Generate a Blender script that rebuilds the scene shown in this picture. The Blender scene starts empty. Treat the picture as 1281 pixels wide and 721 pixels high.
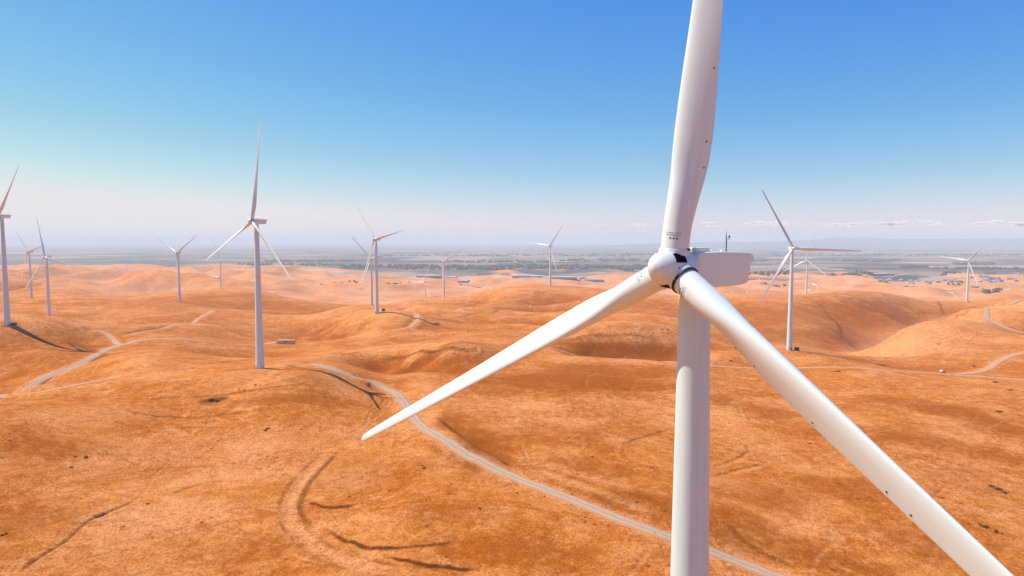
import bpy, bmesh, math, random
import numpy as np
from mathutils import Vector, Matrix, Euler

# ------------------------------------------------------------------ camera, sky, sun, exposure
scene = bpy.context.scene
COL = scene.collection
CZ = 132.0                      # camera height above the plain (z = 0)
PITCH = math.atan((360.5 - 302.0) / 853.0)
cam_d = bpy.data.cameras.new('camera'); cam = bpy.data.objects.new('camera', cam_d); COL.objects.link(cam)
cam_d.sensor_width = 36.0; cam_d.lens = 36.0 * 853.0 / 1281.0
cam_d.clip_start = 0.5; cam_d.clip_end = 200000.0
cam.location = (0, 0, CZ); cam.rotation_euler = (math.pi / 2 - PITCH, 0, 0)
scene.camera = cam

SUN_AZ, SUN_EL = math.radians(-75), math.radians(53)     # azimuth measured from +Y towards +X
world = bpy.data.worlds.new('World'); scene.world = world; world.use_nodes = True
wn = world.node_tree; wn.nodes.clear()
w_out = wn.nodes.new('ShaderNodeOutputWorld'); w_bg = wn.nodes.new('ShaderNodeBackground'); w_sky = wn.nodes.new('ShaderNodeTexSky')
w_sky.sky_type = 'NISHITA'; w_sky.sun_disc = False
w_sky.sun_elevation = SUN_EL; w_sky.sun_rotation = SUN_AZ
w_sky.altitude = 150; w_sky.air_density = 1.0; w_sky.dust_density = 0.3; w_sky.ozone_density = 1.0
EXPOSURE = 0.5
# a contrast curve on the sky texture, channel by channel: deep clear blue overhead, near white low down
w_sep = wn.nodes.new('ShaderNodeSeparateColor'); w_com = wn.nodes.new('ShaderNodeCombineColor'); wn.links.new(w_sky.outputs[0], w_sep.inputs[0])
for ch, (g, k, top) in enumerate(((1.84, .0240, .81), (1.07, .0960, .82), (.21, .560, .83))):
    p_ = wn.nodes.new('ShaderNodeMath'); p_.operation = 'POWER'; p_.inputs[1].default_value = g; wn.links.new(w_sep.outputs[ch], p_.inputs[0])
    q_ = wn.nodes.new('ShaderNodeMath'); q_.operation = 'MULTIPLY'; q_.inputs[1].default_value = k / .12 / 2 ** EXPOSURE; wn.links.new(p_.outputs[0], q_.inputs[0]); m_ = wn.nodes.new('ShaderNodeMath'); m_.operation = 'MINIMUM'; m_.inputs[1].default_value = top / .12 / 2 ** EXPOSURE; wn.links.new(q_.outputs[0], m_.inputs[0]); wn.links.new(m_.outputs[0], w_com.inputs[ch])
wn.links.new(w_com.outputs[0], w_bg.inputs[0])
w_bg.inputs[1].default_value = 0.12
wn.links.new(w_bg.outputs[0], w_out.inputs[0])

sun_d = bpy.data.lights.new('sun', 'SUN'); sun = bpy.data.objects.new('sun', sun_d); COL.objects.link(sun)
sun_d.energy = 4.2; sun_d.angle = math.radians(0.53); sun_d.color = (1.0, 0.965, 0.92)
s_dir = Vector((math.sin(SUN_AZ) * math.cos(SUN_EL), math.cos(SUN_AZ) * math.cos(SUN_EL), math.sin(SUN_EL)))
sun.rotation_euler = s_dir.to_track_quat('Z', 'Y').to_euler(); sun.location = s_dir * 400

scene.view_settings.view_transform = 'Standard'; scene.view_settings.look = 'None'
scene.view_settings.exposure = EXPOSURE; scene.view_settings.gamma = 1.0; scene.view_settings.use_curve_mapping = False
scene.render.engine = 'CYCLES'
scene.cycles.use_denoising = True
scene.cycles.max_bounces = 6; scene.cycles.volume_bounces = 1
scene.cycles.transparent_max_bounces = 16
random.seed(5); rng = np.random.default_rng(5)

# ------------------------------------------------------------------ small helpers
def tag(o, label=None, cat=None, group=None, kind=None):
    if label: o['label'] = label
    if cat: o['category'] = cat
    if group: o['group'] = group
    if kind: o['kind'] = kind
    return o

def link(name, me, mat=None, parent=None):
    o = bpy.data.objects.new(name, me); COL.objects.link(o)
    if mat and not me.materials: me.materials.append(mat)
    if parent: o.parent = parent
    return o

def bm_obj(name, bm, mat, parent=None, smooth=True):
    me = bpy.data.meshes.new(name); bmesh.ops.recalc_face_normals(bm, faces=bm.faces); bm.to_mesh(me); bm.free()
    if smooth: me.polygons.foreach_set('use_smooth', [True] * len(me.polygons))
    return link(name, me, mat, parent)

def empty(name, loc, rz=0.0):
    o = bpy.data.objects.new(name, None); COL.objects.link(o); o.location = loc; o.rotation_euler = (0, 0, rz); o.empty_display_size = 1
    return o

def add_box(bm, c, s, rz=0.0, bev=0.0):
    m = Matrix.Translation(c) @ Matrix.Rotation(rz, 4, 'Z') @ Matrix.Diagonal((s[0], s[1], s[2], 1))
    r = bmesh.ops.create_cube(bm, size=1.0, matrix=m)
    if bev > 0:
        es = list({e for v in r['verts'] for e in v.link_edges})
        bmesh.ops.bevel(bm, geom=es, offset=bev, segments=2, profile=0.5, affect='EDGES')
    return r

def add_lathe(bm, prof, n=32, m=None, cap=True):
    """prof = list of (z, r) revolved about local Z"""
    rings = []
    for z, r in prof:
        if r < 1e-5:
            rings.append([bm.verts.new((0, 0, z))])
        else:
            rings.append([bm.verts.new((r * math.cos(2 * math.pi * i / n), r * math.sin(2 * math.pi * i / n), z)) for i in range(n)])
    vs = [v for rr in rings for v in rr]
    for a, b in zip(rings, rings[1:]):
        for i in range(n):
            j = (i + 1) % n
            if len(a) == 1 and len(b) == 1: continue
            if len(a) == 1: bm.faces.new((a[0], b[i], b[j]))
            elif len(b) == 1: bm.faces.new((a[i], a[j], b[0]))
            else: bm.faces.new((a[i], a[j], b[j], b[i]))
    if cap:
        for rr in (rings[0], rings[-1]):
            if len(rr) > 1: bm.faces.new(rr)
    if m is not None: bmesh.ops.transform(bm, matrix=m, verts=vs)
    return vs

def grid_mesh(name, V, F, attrs=None, smooth=True):
    """V (n,3) float, F (m,4) int quads"""
    me = bpy.data.meshes.new(name)
    me.vertices.add(len(V)); me.vertices.foreach_set('co', np.ascontiguousarray(V, np.float32).ravel())
    me.loops.add(F.size); me.loops.foreach_set('vertex_index', np.ascontiguousarray(F, np.int32).ravel())
    me.polygons.add(len(F)); me.polygons.foreach_set('loop_start', np.arange(0, F.size, F.shape[1], dtype=np.int32))
    if smooth: me.polygons.foreach_set('use_smooth', np.ones(len(F), bool))
    me.update(calc_edges=True)
    for k, arr in (attrs or {}).items():
        a = me.attributes.new(k, 'FLOAT_COLOR', 'POINT')
        a.data.foreach_set('color', np.ascontiguousarray(arr, np.float32).ravel())
    return me

def smooth01(x):
    x = np.clip(x, 0, 1); return x * x * (3 - 2 * x)

# ------------------------------------------------------------------ numpy noise
_perm = rng.permutation(4096)
_grad = rng.uniform(0, 2 * np.pi, 4096)
def perlin(x, y):
    xi = np.floor(x).astype(np.int64); yi = np.floor(y).astype(np.int64); fx = x - xi; fy = y - yi
    u = fx * fx * fx * (fx * (fx * 6 - 15) + 10); v = fy * fy * fy * (fy * (fy * 6 - 15) + 10)
    def g(ix, iy, dx, dy):
        a = _grad[_perm[(_perm[ix & 4095] + iy) & 4095]]
        return np.cos(a) * dx + np.sin(a) * dy
    n00 = g(xi, yi, fx, fy); n10 = g(xi + 1, yi, fx - 1, fy); n01 = g(xi, yi + 1, fx, fy - 1); n11 = g(xi + 1, yi + 1, fx - 1, fy - 1)
    return (n00 * (1 - u) + n10 * u) * (1 - v) + (n01 * (1 - u) + n11 * u) * v

# ------------------------------------------------------------------ terrain from surveyed points
def ray_dir(px, py):
    a, b = (px - 640.5) / 853.0, (360.5 - py) / 853.0
    c, s = math.cos(PITCH), math.sin(PITCH)
    w = np.array([a, c + b * s, -s + b * c]); return w / w[1]

# columns of visible ground (image row, forward distance), then hidden ground (distance, height under camera)
COLS = {
 -90: ([(720,123),(600,163),(540,188),(505,213),(497,300),(465,338),(430,372),(404,386),(394,640),(378,800),(368,1100),(358,1500),(344,2300),(333,3000)], [(250,-60),(480,-75),(4200,-132)]),
 0: ([(720,125),(600,165),(540,192),(506,218),(497,295),(470,335),(430,372),(403,388),(394,640),(378,800),(369,1100),(358,1500),(344,2300),(333,3000)], [(255,-60),(480,-75),(4200,-132)]),
 50: ([(720,126),(600,170),(540,200),(500,236),(482,268),(474,310),(440,365),(405,400),(399,650),(383,780),(372,1050),(359,1500),(345,2300),(334,3000)], [(500,-75),(4200,-132)]),
 100: ([(720,127),(640,155),(560,195),(500,245),(480,285),(452,350),(425,400),(411,425),(400,660),(385,780),(374,1020),(360,1500),(345,2300),(334,3000)], [(520,-72),(4200,-132)]),
 170: ([(720,130),(600,180),(520,225),(480,262),(455,305),(440,350),(427,405),(410,480),(394,620),(382,800),(375,900),(366,1400),(354,2000),(340,2700)], [(1100,-102),(4200,-132)]),
 225: ([(720,130),(600,182),(520,230),(470,278),(455,310),(440,360),(425,420),(405,530),(392,660),(380,820),(371,940),(365,1500),(352,1950),(342,2600)], [(1150,-105),(4000,-132)]),
 300: ([(720,131),(600,180),(520,230),(480,260),(464,273),(445,390),(431,450),(410,570),(390,750),(376,900),(366,1020),(358,1700),(347,2400)], [(282,-54.2),(330,-60),(1250,-110),(3800,-132)]),
 360: ([(720,131),(600,180),(520,230),(485,254),(466,271),(457,288),(440,420),(428,480),(410,600),(392,780),(376,990),(366,1500),(351,2100)], [(285,-54.6),(350,-61),(1200,-110),(3500,-131)]),
 410: ([(720,130),(600,181),(540,220),(500,250),(470,273),(460,292),(445,385),(428,480),(410,580),(394,720),(383,900),(374,1350),(355,2000)], [(345,-61),(1100,-108),(3200,-131)]),
 450: ([(720,130),(600,182),(540,222),(500,258),(477,284),(464,314),(450,385),(430,465),(410,545),(395,600),(388,640),(376,1300),(362,1700),(355,2000)], [(800,-90),(3000,-131)]),
 480: ([(720,129),(600,182),(545,220),(510,254),(488,283),(470,318),(460,381),(447,391),(430,455),(410,518),(398,550),(390,572),(383,950),(376,1250),(361,1700)], [(700,-80),(2800,-131)]),
 520: ([(720,128),(640,156),(580,190),(545,216),(505,257),(485,282),(466,322),(459,362),(445,372),(428,445),(410,530),(398,600),(388,720),(380,980),(374,1250),(360,1720)], [(2500,-131)]),
 560: ([(720,128),(640,157),(588,186),(550,208),(520,238),(490,275),(466,322),(459,347),(443,356),(425,440),(405,560),(390,760),(378,1070),(370,1400),(360,1800)], [(2300,-131)]),
 600: ([(720,128),(640,157),(590,186),(560,208),(530,232),(500,268),(470,316),(455,347),(440,357),(425,450),(405,590),(390,760),(379,940),(371,1040)], [(1250,-112),(1800,-125),(2300,-131)]),
 640: ([(720,128),(640,158),(605,178),(560,210),(530,235),(500,270),(470,318),(448,372),(435,420),(420,500),(405,610),(392,750),(380,860),(370,930),(362,985)], [(1180,-108),(1800,-125),(2300,-131)]),
 690: ([(720,129),(640,159),(600,182),(560,211),(530,237),(500,271),(470,317),(450,366),(438,412),(420,500),(405,620),(390,770),(375,890),(363,960),(358.5,990)], [(1200,-110),(1800,-126),(2300,-131)]),
 740: ([(720,130),(640,160),(590,190),(540,228),(500,272),(470,318),(447,388),(441,429),(424,438),(410,530),(395,650),(380,800),(366,955)], [(1200,-110),(1800,-126),(2300,-131)]),
 790: ([(720,130),(650,155),(600,184),(560,213),(520,253),(490,294),(465,340),(451,378),(443,424),(425,434),(412,500),(397,640),(383,790),(371,950)], [(1180,-110),(1800,-126),(2300,-131)]),
 840: ([(720,130),(670,148),(620,172),(580,200),(540,235),(500,280),(470,330),(456,366),(445,421),(430,431),(415,485),(400,620),(385,800),(374,950)], [(1150,-110),(1800,-127),(2300,-131)]),
 890: ([(720,133),(675,149),(620,175),(580,203),(540,238),(500,285),(475,332),(458,370),(445,400),(436,435),(420,560),(405,660),(390,760),(376,880)], [(1080,-106),(1600,-122),(2300,-131)]),
 940: ([(720,135),(680,150),(620,178),(580,205),(540,240),(500,289),(475,337),(459,375),(445,402),(437,430),(428,560),(410,650),(395,730),(380,815),(375.5,855)], [(480,-80),(1050,-105),(1600,-122),(2300,-131)]),
 993: ([(720,137),(600,192),(540,243),(500,293),(475,340),(460,376),(448,395),(440.5,412),(434,545),(410,650),(390,760),(377,840),(374.5,870)], [(480,-82),(1050,-100),(1600,-122),(2300,-131)]),
 1040: ([(720,138),(600,192),(540,243),(505,285),(480,328),(462,368),(450,400),(443,425),(438,560),(415,660),(395,760),(380,840),(373,900)], [(490,-85),(1080,-104),(1600,-122),(2300,-131)]),
 1090: ([(720,140),(650,165),(600,193),(550,232),(510,275),(480,325),(465,362),(453,408),(447,445),(440,580),(420,680),(400,770),(380,860),(369,920)], [(515,-99),(1150,-110),(1700,-125),(2300,-131)]),
 1125: ([(720,141),(650,166),(600,194),(550,233),(510,276),(480,326),(466,366),(456,410),(448,455),(436,520),(424,565),(417,690),(400,790),(385,870),(375,935)], [(620,-101),(1150,-111),(1700,-125),(2300,-131)]),
 1150: ([(720,141),(600,195),(550,234),(510,277),(480,330),(466,370),(457,408),(445,470),(430,520),(414,568),(408,760),(395,840),(380,940)], [(650,-103),(1150,-112),(1700,-125),(2300,-131)]),
 1200: ([(720,142),(600,195),(540,243),(500,292),(480,335),(469,366),(455,420),(440,470),(425,520),(410,580),(395,640),(389,890),(379,1000)], [(750,-103),(1250,-115),(1700,-126),(2300,-131)]),
 1260: ([(720,143),(600,197),(540,245),(500,295),(476,346),(460,392),(445,430),(430,490),(415,560),(400,640),(386,760),(378,980),(373,1350)], [(1700,-126),(2300,-131)]),
 1370: ([(720,145),(600,200),(540,248),(500,298),(478,346),(460,395),(445,435),(430,490),(415,560),(400,640),(386,770),(378,980),(373,1350)], [(1700,-126),(2300,-131)]),
}
pts = []
for px, (vis, hid) in COLS.items():
    for py, Y in vis:
        d = ray_dir(px, py) * Y; pts.append((math.atan2(d[0], d[1]), math.log(math.hypot(d[0], d[1])), d[2]))
    t = (px - 640.5) / 853.0
    for Y, z in hid:
        pts.append((math.atan(t), math.log(Y * math.hypot(1, t)), z))
    pts.append((math.atan(t), math.log(90), -64.0)); pts.append((math.atan(t), math.log(40), -64.0))
for a in (-1.15, 1.05):
    for r, z in ((60,-64),(120,-62),(200,-60),(320,-64),(480,-66),(700,-74),(1000,-86),(1500,-105),(2200,-122),(3000,-130)): pts.append((a, math.log(r), z))
for a in np.linspace(-1.15, 1.05, 12): pts.append((a, math.log(4600), -132))
pts = np.array(pts); PC = pts[:, :2]
def _k(d2): return 0.5 * d2 * np.log(d2 + 1e-12)
_n = len(pts)
_D = ((PC[:, None] - PC[None]) ** 2).sum(-1)
_A = np.zeros((_n + 3, _n + 3)); _A[:_n, :_n] = _k(_D) + np.eye(_n) * 3e-4
_P = np.c_[np.ones(_n), PC]; _A[:_n, _n:] = _P; _A[_n:, :_n] = _P.T
_sol = np.linalg.solve(_A, np.r_[pts[:, 2], 0, 0, 0])
_w, _c = _sol[:_n].astype(np.float32), _sol[_n:]

def tps(phi, s):
    out = np.empty(phi.shape, np.float32); P32 = PC.astype(np.float32)
    for i in range(0, len(phi), 40000):
        a, b = phi[i:i + 40000].astype(np.float32), s[i:i + 40000].astype(np.float32)
        acc = (_c[0] + _c[1] * a + _c[2] * b).astype(np.float32)
        d2 = (a[:, None] - P32[None, :, 0]) ** 2 + (b[:, None] - P32[None, :, 1]) ** 2 + np.float32(1e-9)
        acc += 0.5 * (d2 * np.log(d2)) @ _w
        out[i:i + 40000] = acc
    return out

def base_height(x, y):
    """smooth terrain height (world z) plus natural relief"""
    x = np.asarray(x, float); y = np.asarray(y, float)
    r = np.hypot(x, y); phi = np.arctan2(x, y)
    pc = np.clip(phi, -1.0, 0.92); rc = np.clip(r, 45, 4600)
    z = tps(pc, np.log(rc)).astype(float)
    off = smooth01((np.abs(phi) - 0.75) / 0.5) * smooth01((4200 - r) / 2500)          # beside and behind the view: gentle rolling hills
    roll = -68 + 9 * perlin(x / 260 + 7, y / 260) + 5 * perlin(x / 120, y / 120 + 3)
    z = z * (1 - off) + off * roll
    far = smooth01((r - 3300) / 1300); z = z * (1 - far) - 132 * far
    nf = 1 - smooth01((r - 2600) / 1800)
    cell = np.maximum(r * 0.0042, 0.3)
    for lam, amp in ((140, 1.5), (70, .8), (34, .22), (17, .10), (8.5, .06), (4.2, .045), (2.1, .03)):
        z += nf * amp * perlin(x / lam + lam, y / lam) * np.clip((lam / cell - 2.5) / 2.5, 0, 1)
    lam = 420.0
    mid_amp = nf * smooth01((r - 300) / 250) * (1 - smooth01((r - 1200) / 500))
    z += mid_amp * (1.5 - 6.5 * np.abs(perlin(x / 150 + 11, y / 150 + 2)) + 2.0 * perlin(x / 60, y / 60 + 8))
    far_amp = nf * smooth01((r - 1150) / 500) * (1 + 1.3 * smooth01((-phi - .2) / .2) * smooth01((r - 1500) / 500))
    z += far_amp * 21 * (.5 - 2.2 * np.abs(perlin(x / lam + 3, y / lam)) + .7 * perlin(x / 190, y / 190 + 9) + .35 * perlin(x / 80, y / 80 + 4))
    return z + CZ

def hits(pl):
    """where the sight lines through the survey rows meet the ground"""
    out = []
    Ys = np.exp(np.linspace(math.log(95), math.log(3500), 1500))
    for px, py in pl:
        d = ray_dir(px, py); P = Ys[:, None] * d[None]
        g = base_height(P[:, 0], P[:, 1]) - (P[:, 2] + CZ)
        k = int(np.argmax(g > 0)) if (g > 0).any() else len(Ys) - 1
        if k > 0 and g[k] > 0:
            t = g[k - 1] / (g[k - 1] - g[k]); Y = Ys[k - 1] + t * (Ys[k] - Ys[k - 1])
        else: Y = Ys[k]
        out.append((d[0] * Y, d[1] * Y))
    return np.array(out)

def spline(P, step=1.0):
    P = np.asarray(P, float); Q = np.vstack([2 * P[0] - P[1], P, 2 * P[-1] - P[-2]]); out = []
    for i in range(1, len(Q) - 2):
        n = max(2, int(np.hypot(*(Q[i + 1] - Q[i])) / step)); t = np.linspace(0, 1, n, endpoint=False)[:, None]
        a, b, c, d = Q[i - 1], Q[i], Q[i + 1], Q[i + 2]
        out.append(.5 * (2 * b + (c - a) * t + (2 * a - 5 * b + 4 * c - d) * t ** 2 + (3 * b - a - 3 * c + d) * t ** 3))
    out.append(P[-1:]); return np.vstack(out)

def nearest(px, py, line, reach):
    """distance, signed side and index along a polyline for points near it"""
    lo, hi = line.min(0) - reach, line.max(0) + reach
    idx = np.nonzero((px > lo[0]) & (px < hi[0]) & (py > lo[1]) & (py < hi[1]))[0]
    if not len(idx): return idx, None, None, None
    X, Y = px[idx], py[idx]; best = np.full(len(idx), 1e18); side = np.zeros(len(idx)); par = np.zeros(len(idx))
    for i in range(len(line) - 1):
        a, b = line[i], line[i + 1]; ab = b - a; L2 = max((ab ** 2).sum(), 1e-9)
        t = np.clip(((X - a[0]) * ab[0] + (Y - a[1]) * ab[1]) / L2, 0, 1)
        dx, dy = X - a[0] - t * ab[0], Y - a[1] - t * ab[1]; d2 = dx * dx + dy * dy
        m = d2 < best; best[m] = d2[m]; side[m] = np.sign(ab[0] * dy - ab[1] * dx)[m]; par[m] = (i + t)[m]
    d = np.sqrt(best); k = d < reach
    return idx[k], d[k], side[k], par[k]

# terrain grid: fine inside the view, coarse elsewhere
ang = np.unique(np.r_[np.linspace(-0.78, 0.78, 880), np.linspace(0.78, 2 * np.pi - 0.78, 70)[1:-1]])
rad = np.r_[[4, 15, 30, 45, 60, 72, 84], np.exp(np.linspace(math.log(95), math.log(330), 620)), np.exp(np.linspace(math.log(331), math.log(4600), 680)), np.exp(np.linspace(math.log(4700), math.log(32000), 60))]
NA, NR = len(ang), len(rad)
RR, AA = np.meshgrid(rad, ang, indexing='ij')
TX, TY = (RR * np.sin(AA)).ravel(), (RR * np.cos(AA)).ravel()
TZ = base_height(TX, TY)
def _blur(A, n):
    k = np.ones(n) / n
    A = np.apply_along_axis(lambda v: np.convolve(np.pad(v, n // 2, mode='edge'), k, mode='valid'), 0, A)
    return np.apply_along_axis(lambda v: np.convolve(np.pad(v, n // 2, mode='edge'), k, mode='valid'), 1, A)
_G = TZ.reshape(NR, NA); _wt = smooth01((RR - 230) / 200) * (1 - smooth01((RR - 1500) / 800)) * smooth01((.8 - np.minimum(np.abs(AA), np.abs(AA - 2 * np.pi))) / .1)
_add = (.8 * _wt * np.clip(_G - _blur(_G, 91), -7, 7)).ravel()
for px, py, Y in ((-3, 270.5, 388), (992.5, 311, 412), (468, 299.5, 565), (463.7, 324, 880), (55.5, 321.7, 640), (34.5, 315.5, 880), (221, 316.5, 820), (554.5, 327.5, 1080), (687.5, 307.5, 985), (1211.3, 326, 1000), (358, 430, 470)):
    d_ = ray_dir(px, py) * Y; _add *= 1 - .95 * np.exp(-((TX - d_[0]) ** 2 + (TY - d_[1]) ** 2) / 42.0 ** 2)      # the building sites stay at their level
TZ = _G.ravel() + _add
def grid_z(Z, x, y):
    r, a = np.hypot(x, y), np.arctan2(x, y); a = np.where(a < ang[0], a + 2 * np.pi, a)
    ii = np.clip(np.searchsorted(rad, r) - 1, 0, NR - 2); jj = np.clip(np.searchsorted(ang, a) - 1, 0, NA - 2)
    u = (r - rad[ii]) / (rad[ii + 1] - rad[ii]); v = (a - ang[jj]) / (ang[jj + 1] - ang[jj])
    return (Z[ii, jj] * (1 - v) + Z[ii, jj + 1] * v) * (1 - u) + (Z[ii + 1, jj] * (1 - v) + Z[ii + 1, jj + 1] * v) * u
MASK = np.zeros((len(TX), 4), np.float32); MASK[:, 3] = 1       # r dark grass, painted shade; g bare pale soil; b tawny grass, painted shade

# ------------------------------------------------------------------ roads: smoothed profile, bed levelled into the ground
ROADS = [  # kind, width, survey rows
 ('gravel_road', 4.6, [(392,457.5),(410,461),(440,471),(468,479),(490,489),(505,504),(517,522),(537,541),(570,562),(610,583),(660,604),(720,627),(780,651),(838,672),(885,688),(940,709),(990,729)]),
 ('gravel_road', 5.0, [(-30,503),(0,497),(30,486),(75,463),(115,445),(150,431.5),(180,426),(215,425.5),(260,428.5),(318,431.5),(346,428)]),
 ('dirt_road', 4.0, [(117,416),(128,418),(140,423),(150,431)]),
 ('dirt_road', 2.6, [(18,495),(60,490),(110,480),(150,472)]),
 ('dirt_road', 3.6, [(160,421),(190,416),(215,410.5),(245,402.5),(262,394.5),(268,391)]),
 ('dirt_road', 3.4, [(680,434),(720,440),(760,446),(800,451),(840,455.5),(900,458.5),(1000,460.5),(1100,464.5),(1150,467),(1190,469.5),(1240,473.5),(1310,479)]),
 ('dirt_road', 4.6, [(1192,469),(1215,466.5),(1235,461),(1255,450),(1281,442.5),(1310,436)]),
 ('gravel_road', 4.6, [(1310,380),(1270,383.5),(1248,387.5),(1236,393),(1233,399),(1243,407),(1262,413),(1310,421)]),
 ('dirt_road', 4.0, [(488,415),(505,412),(518,406),(523,399),(519,393.5)]),
 ('dirt_road', 5.0, [(574,392),(580,387.5),(589,383.5)]),
]
road_lines = []
for kind, wd, pl in ROADS:
    L = spline(hits(pl), 1.2)
    z = grid_z(TZ.reshape(NR, NA), L[:, 0], L[:, 1])
    k = np.ones(9) / 9; z = np.convolve(np.pad(z, 4, mode='edge'), k, mode='valid')
    road_lines.append((kind, wd, L, z))
    idx, d, side, par = nearest(TX, TY, L, wd * 2.2)
    if len(idx):
        zr = np.interp(par, np.arange(len(L)), z)
        f = 1 - smooth01((d - wd * .62) / (wd * 1.2))
        TZ[idx] = TZ[idx] * (1 - f) + (zr - 0.03) * f
        MASK[idx, 1] = np.maximum(MASK[idx, 1], .75 * (1 - smooth01((d - wd * .45) / (wd * .8))))

# ------------------------------------------------------------------ banks, ruts and gullies
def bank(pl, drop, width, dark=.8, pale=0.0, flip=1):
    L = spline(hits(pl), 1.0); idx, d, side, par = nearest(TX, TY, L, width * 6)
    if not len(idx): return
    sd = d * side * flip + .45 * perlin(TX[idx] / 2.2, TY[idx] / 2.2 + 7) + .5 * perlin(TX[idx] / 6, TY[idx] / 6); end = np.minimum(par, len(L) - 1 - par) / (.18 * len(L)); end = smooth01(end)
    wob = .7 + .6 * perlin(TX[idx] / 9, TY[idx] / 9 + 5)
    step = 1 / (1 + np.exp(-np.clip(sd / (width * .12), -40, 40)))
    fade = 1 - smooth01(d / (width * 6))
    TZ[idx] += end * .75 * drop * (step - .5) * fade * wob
    MASK[idx, 2] = np.maximum(MASK[idx, 2], dark * 1.15 * end * np.exp(-(sd / (width * .38)) ** 2) * np.clip(wob + .3, 0, 1.1))  # dark grass along the step, with the bank's shade painted into it
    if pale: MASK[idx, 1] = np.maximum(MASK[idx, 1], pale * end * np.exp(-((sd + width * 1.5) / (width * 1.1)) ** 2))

def rut(pl, depth, width, pale=.5, dark=0.0):
    L = spline(hits(pl), 1.0); idx, d, side, par = nearest(TX, TY, L, width * 3)
    if not len(idx): return
    end = smooth01(np.minimum(par, len(L) - 1 - par) / (.12 * len(L)))
    TZ[idx] -= end * depth * np.exp(-(d / width) ** 2)
    if pale: MASK[idx, 1] = np.maximum(MASK[idx, 1], pale * end * np.exp(-(d / (width * 1.2)) ** 2))
    if dark: MASK[idx, 2] = np.maximum(MASK[idx, 2], dark * end * np.exp(-(d / (width * 1.1)) ** 2))

SHOULDER = []
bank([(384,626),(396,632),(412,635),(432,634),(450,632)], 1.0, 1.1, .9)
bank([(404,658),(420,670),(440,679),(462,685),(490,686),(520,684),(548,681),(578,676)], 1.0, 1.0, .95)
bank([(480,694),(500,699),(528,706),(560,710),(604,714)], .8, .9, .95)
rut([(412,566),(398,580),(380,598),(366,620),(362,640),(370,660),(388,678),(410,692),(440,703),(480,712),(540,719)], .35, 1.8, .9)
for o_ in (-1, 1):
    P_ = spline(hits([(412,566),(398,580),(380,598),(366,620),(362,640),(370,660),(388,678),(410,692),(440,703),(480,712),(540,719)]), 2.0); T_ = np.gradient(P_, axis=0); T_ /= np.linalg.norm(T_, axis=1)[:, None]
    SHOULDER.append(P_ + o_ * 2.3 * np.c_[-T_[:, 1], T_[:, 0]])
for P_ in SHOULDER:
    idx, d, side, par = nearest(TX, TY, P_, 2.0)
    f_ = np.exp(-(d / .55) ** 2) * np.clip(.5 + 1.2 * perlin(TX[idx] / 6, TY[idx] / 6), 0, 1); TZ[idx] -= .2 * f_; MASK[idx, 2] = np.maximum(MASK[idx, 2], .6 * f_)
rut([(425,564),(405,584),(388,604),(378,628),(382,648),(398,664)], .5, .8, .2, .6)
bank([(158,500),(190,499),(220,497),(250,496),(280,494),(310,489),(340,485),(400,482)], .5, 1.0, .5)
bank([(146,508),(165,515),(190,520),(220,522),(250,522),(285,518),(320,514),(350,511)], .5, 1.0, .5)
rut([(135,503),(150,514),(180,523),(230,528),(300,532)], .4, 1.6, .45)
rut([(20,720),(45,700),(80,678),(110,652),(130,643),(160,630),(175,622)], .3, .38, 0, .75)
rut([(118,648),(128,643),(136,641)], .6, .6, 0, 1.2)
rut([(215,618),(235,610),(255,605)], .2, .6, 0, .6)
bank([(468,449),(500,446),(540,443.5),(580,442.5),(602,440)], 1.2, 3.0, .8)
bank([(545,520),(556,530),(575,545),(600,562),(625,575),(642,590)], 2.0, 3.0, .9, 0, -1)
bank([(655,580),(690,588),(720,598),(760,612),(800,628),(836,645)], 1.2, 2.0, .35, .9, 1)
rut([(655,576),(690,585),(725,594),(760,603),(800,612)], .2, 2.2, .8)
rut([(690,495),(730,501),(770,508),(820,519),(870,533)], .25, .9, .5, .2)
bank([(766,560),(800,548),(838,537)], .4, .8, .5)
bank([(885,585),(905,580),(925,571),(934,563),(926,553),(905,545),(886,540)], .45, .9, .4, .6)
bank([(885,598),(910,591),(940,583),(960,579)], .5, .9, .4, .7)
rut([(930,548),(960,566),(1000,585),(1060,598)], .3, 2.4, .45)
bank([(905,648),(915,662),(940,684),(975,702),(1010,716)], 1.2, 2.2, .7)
rut([(1080,553),(1120,560),(1180,572),(1240,590),(1300,612)], .3, 2.0, .5)
rut([(1180,628),(1220,640),(1260,641),(1300,636)], .3, 1.2, .5)
bank([(690,428),(740,424),(790,424),(840,428)], .8, 3.5, .55)
rut([(1165,378),(1178,386),(1190,393),(1196,397)], .6, 1.6, 0, .6)
rut([(1188,413),(1196,403),(1210,396),(1222,393)], .4, 1.4, 0, .5)
rut([(1020,378),(1035,392),(1046,402),(1055,418)], .4, 2.0, 0, .55)
rut([(1100,420),(1130,408),(1160,400)], .1, 2.0, 0, .2)
rut([(560,398),(600,393),(640,388),(690,383)], .3, 2.2, 0, .6)
rut([(100,430),(112,436),(122,440)], .3, 2.2, 0, .5)
rut([(26,483),(60,471),(95,455),(140,440)], .7, 2.4, 0, .75)
rut([(150,421),(200,413),(235,407)], .4, 2.0, 0, .45)
for i, pl in enumerate(([(0,573),(30,572)], [(240,440),(300,436),(340,437)], [(400,446),(480,437),(560,428)], [(600,418),(640,412)], [(250,458),(300,451),(360,449)], [(430,437),(520,426),(600,416)])):
    rut(pl, .2, 1.8, .4 if i % 2 else .1, .2)
rut([(1060,520),(1110,508),(1160,503)], .15, 2.5, .25)
rut([(1000,505),(1060,492),(1110,484)], .15, 2.5, .3)

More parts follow.
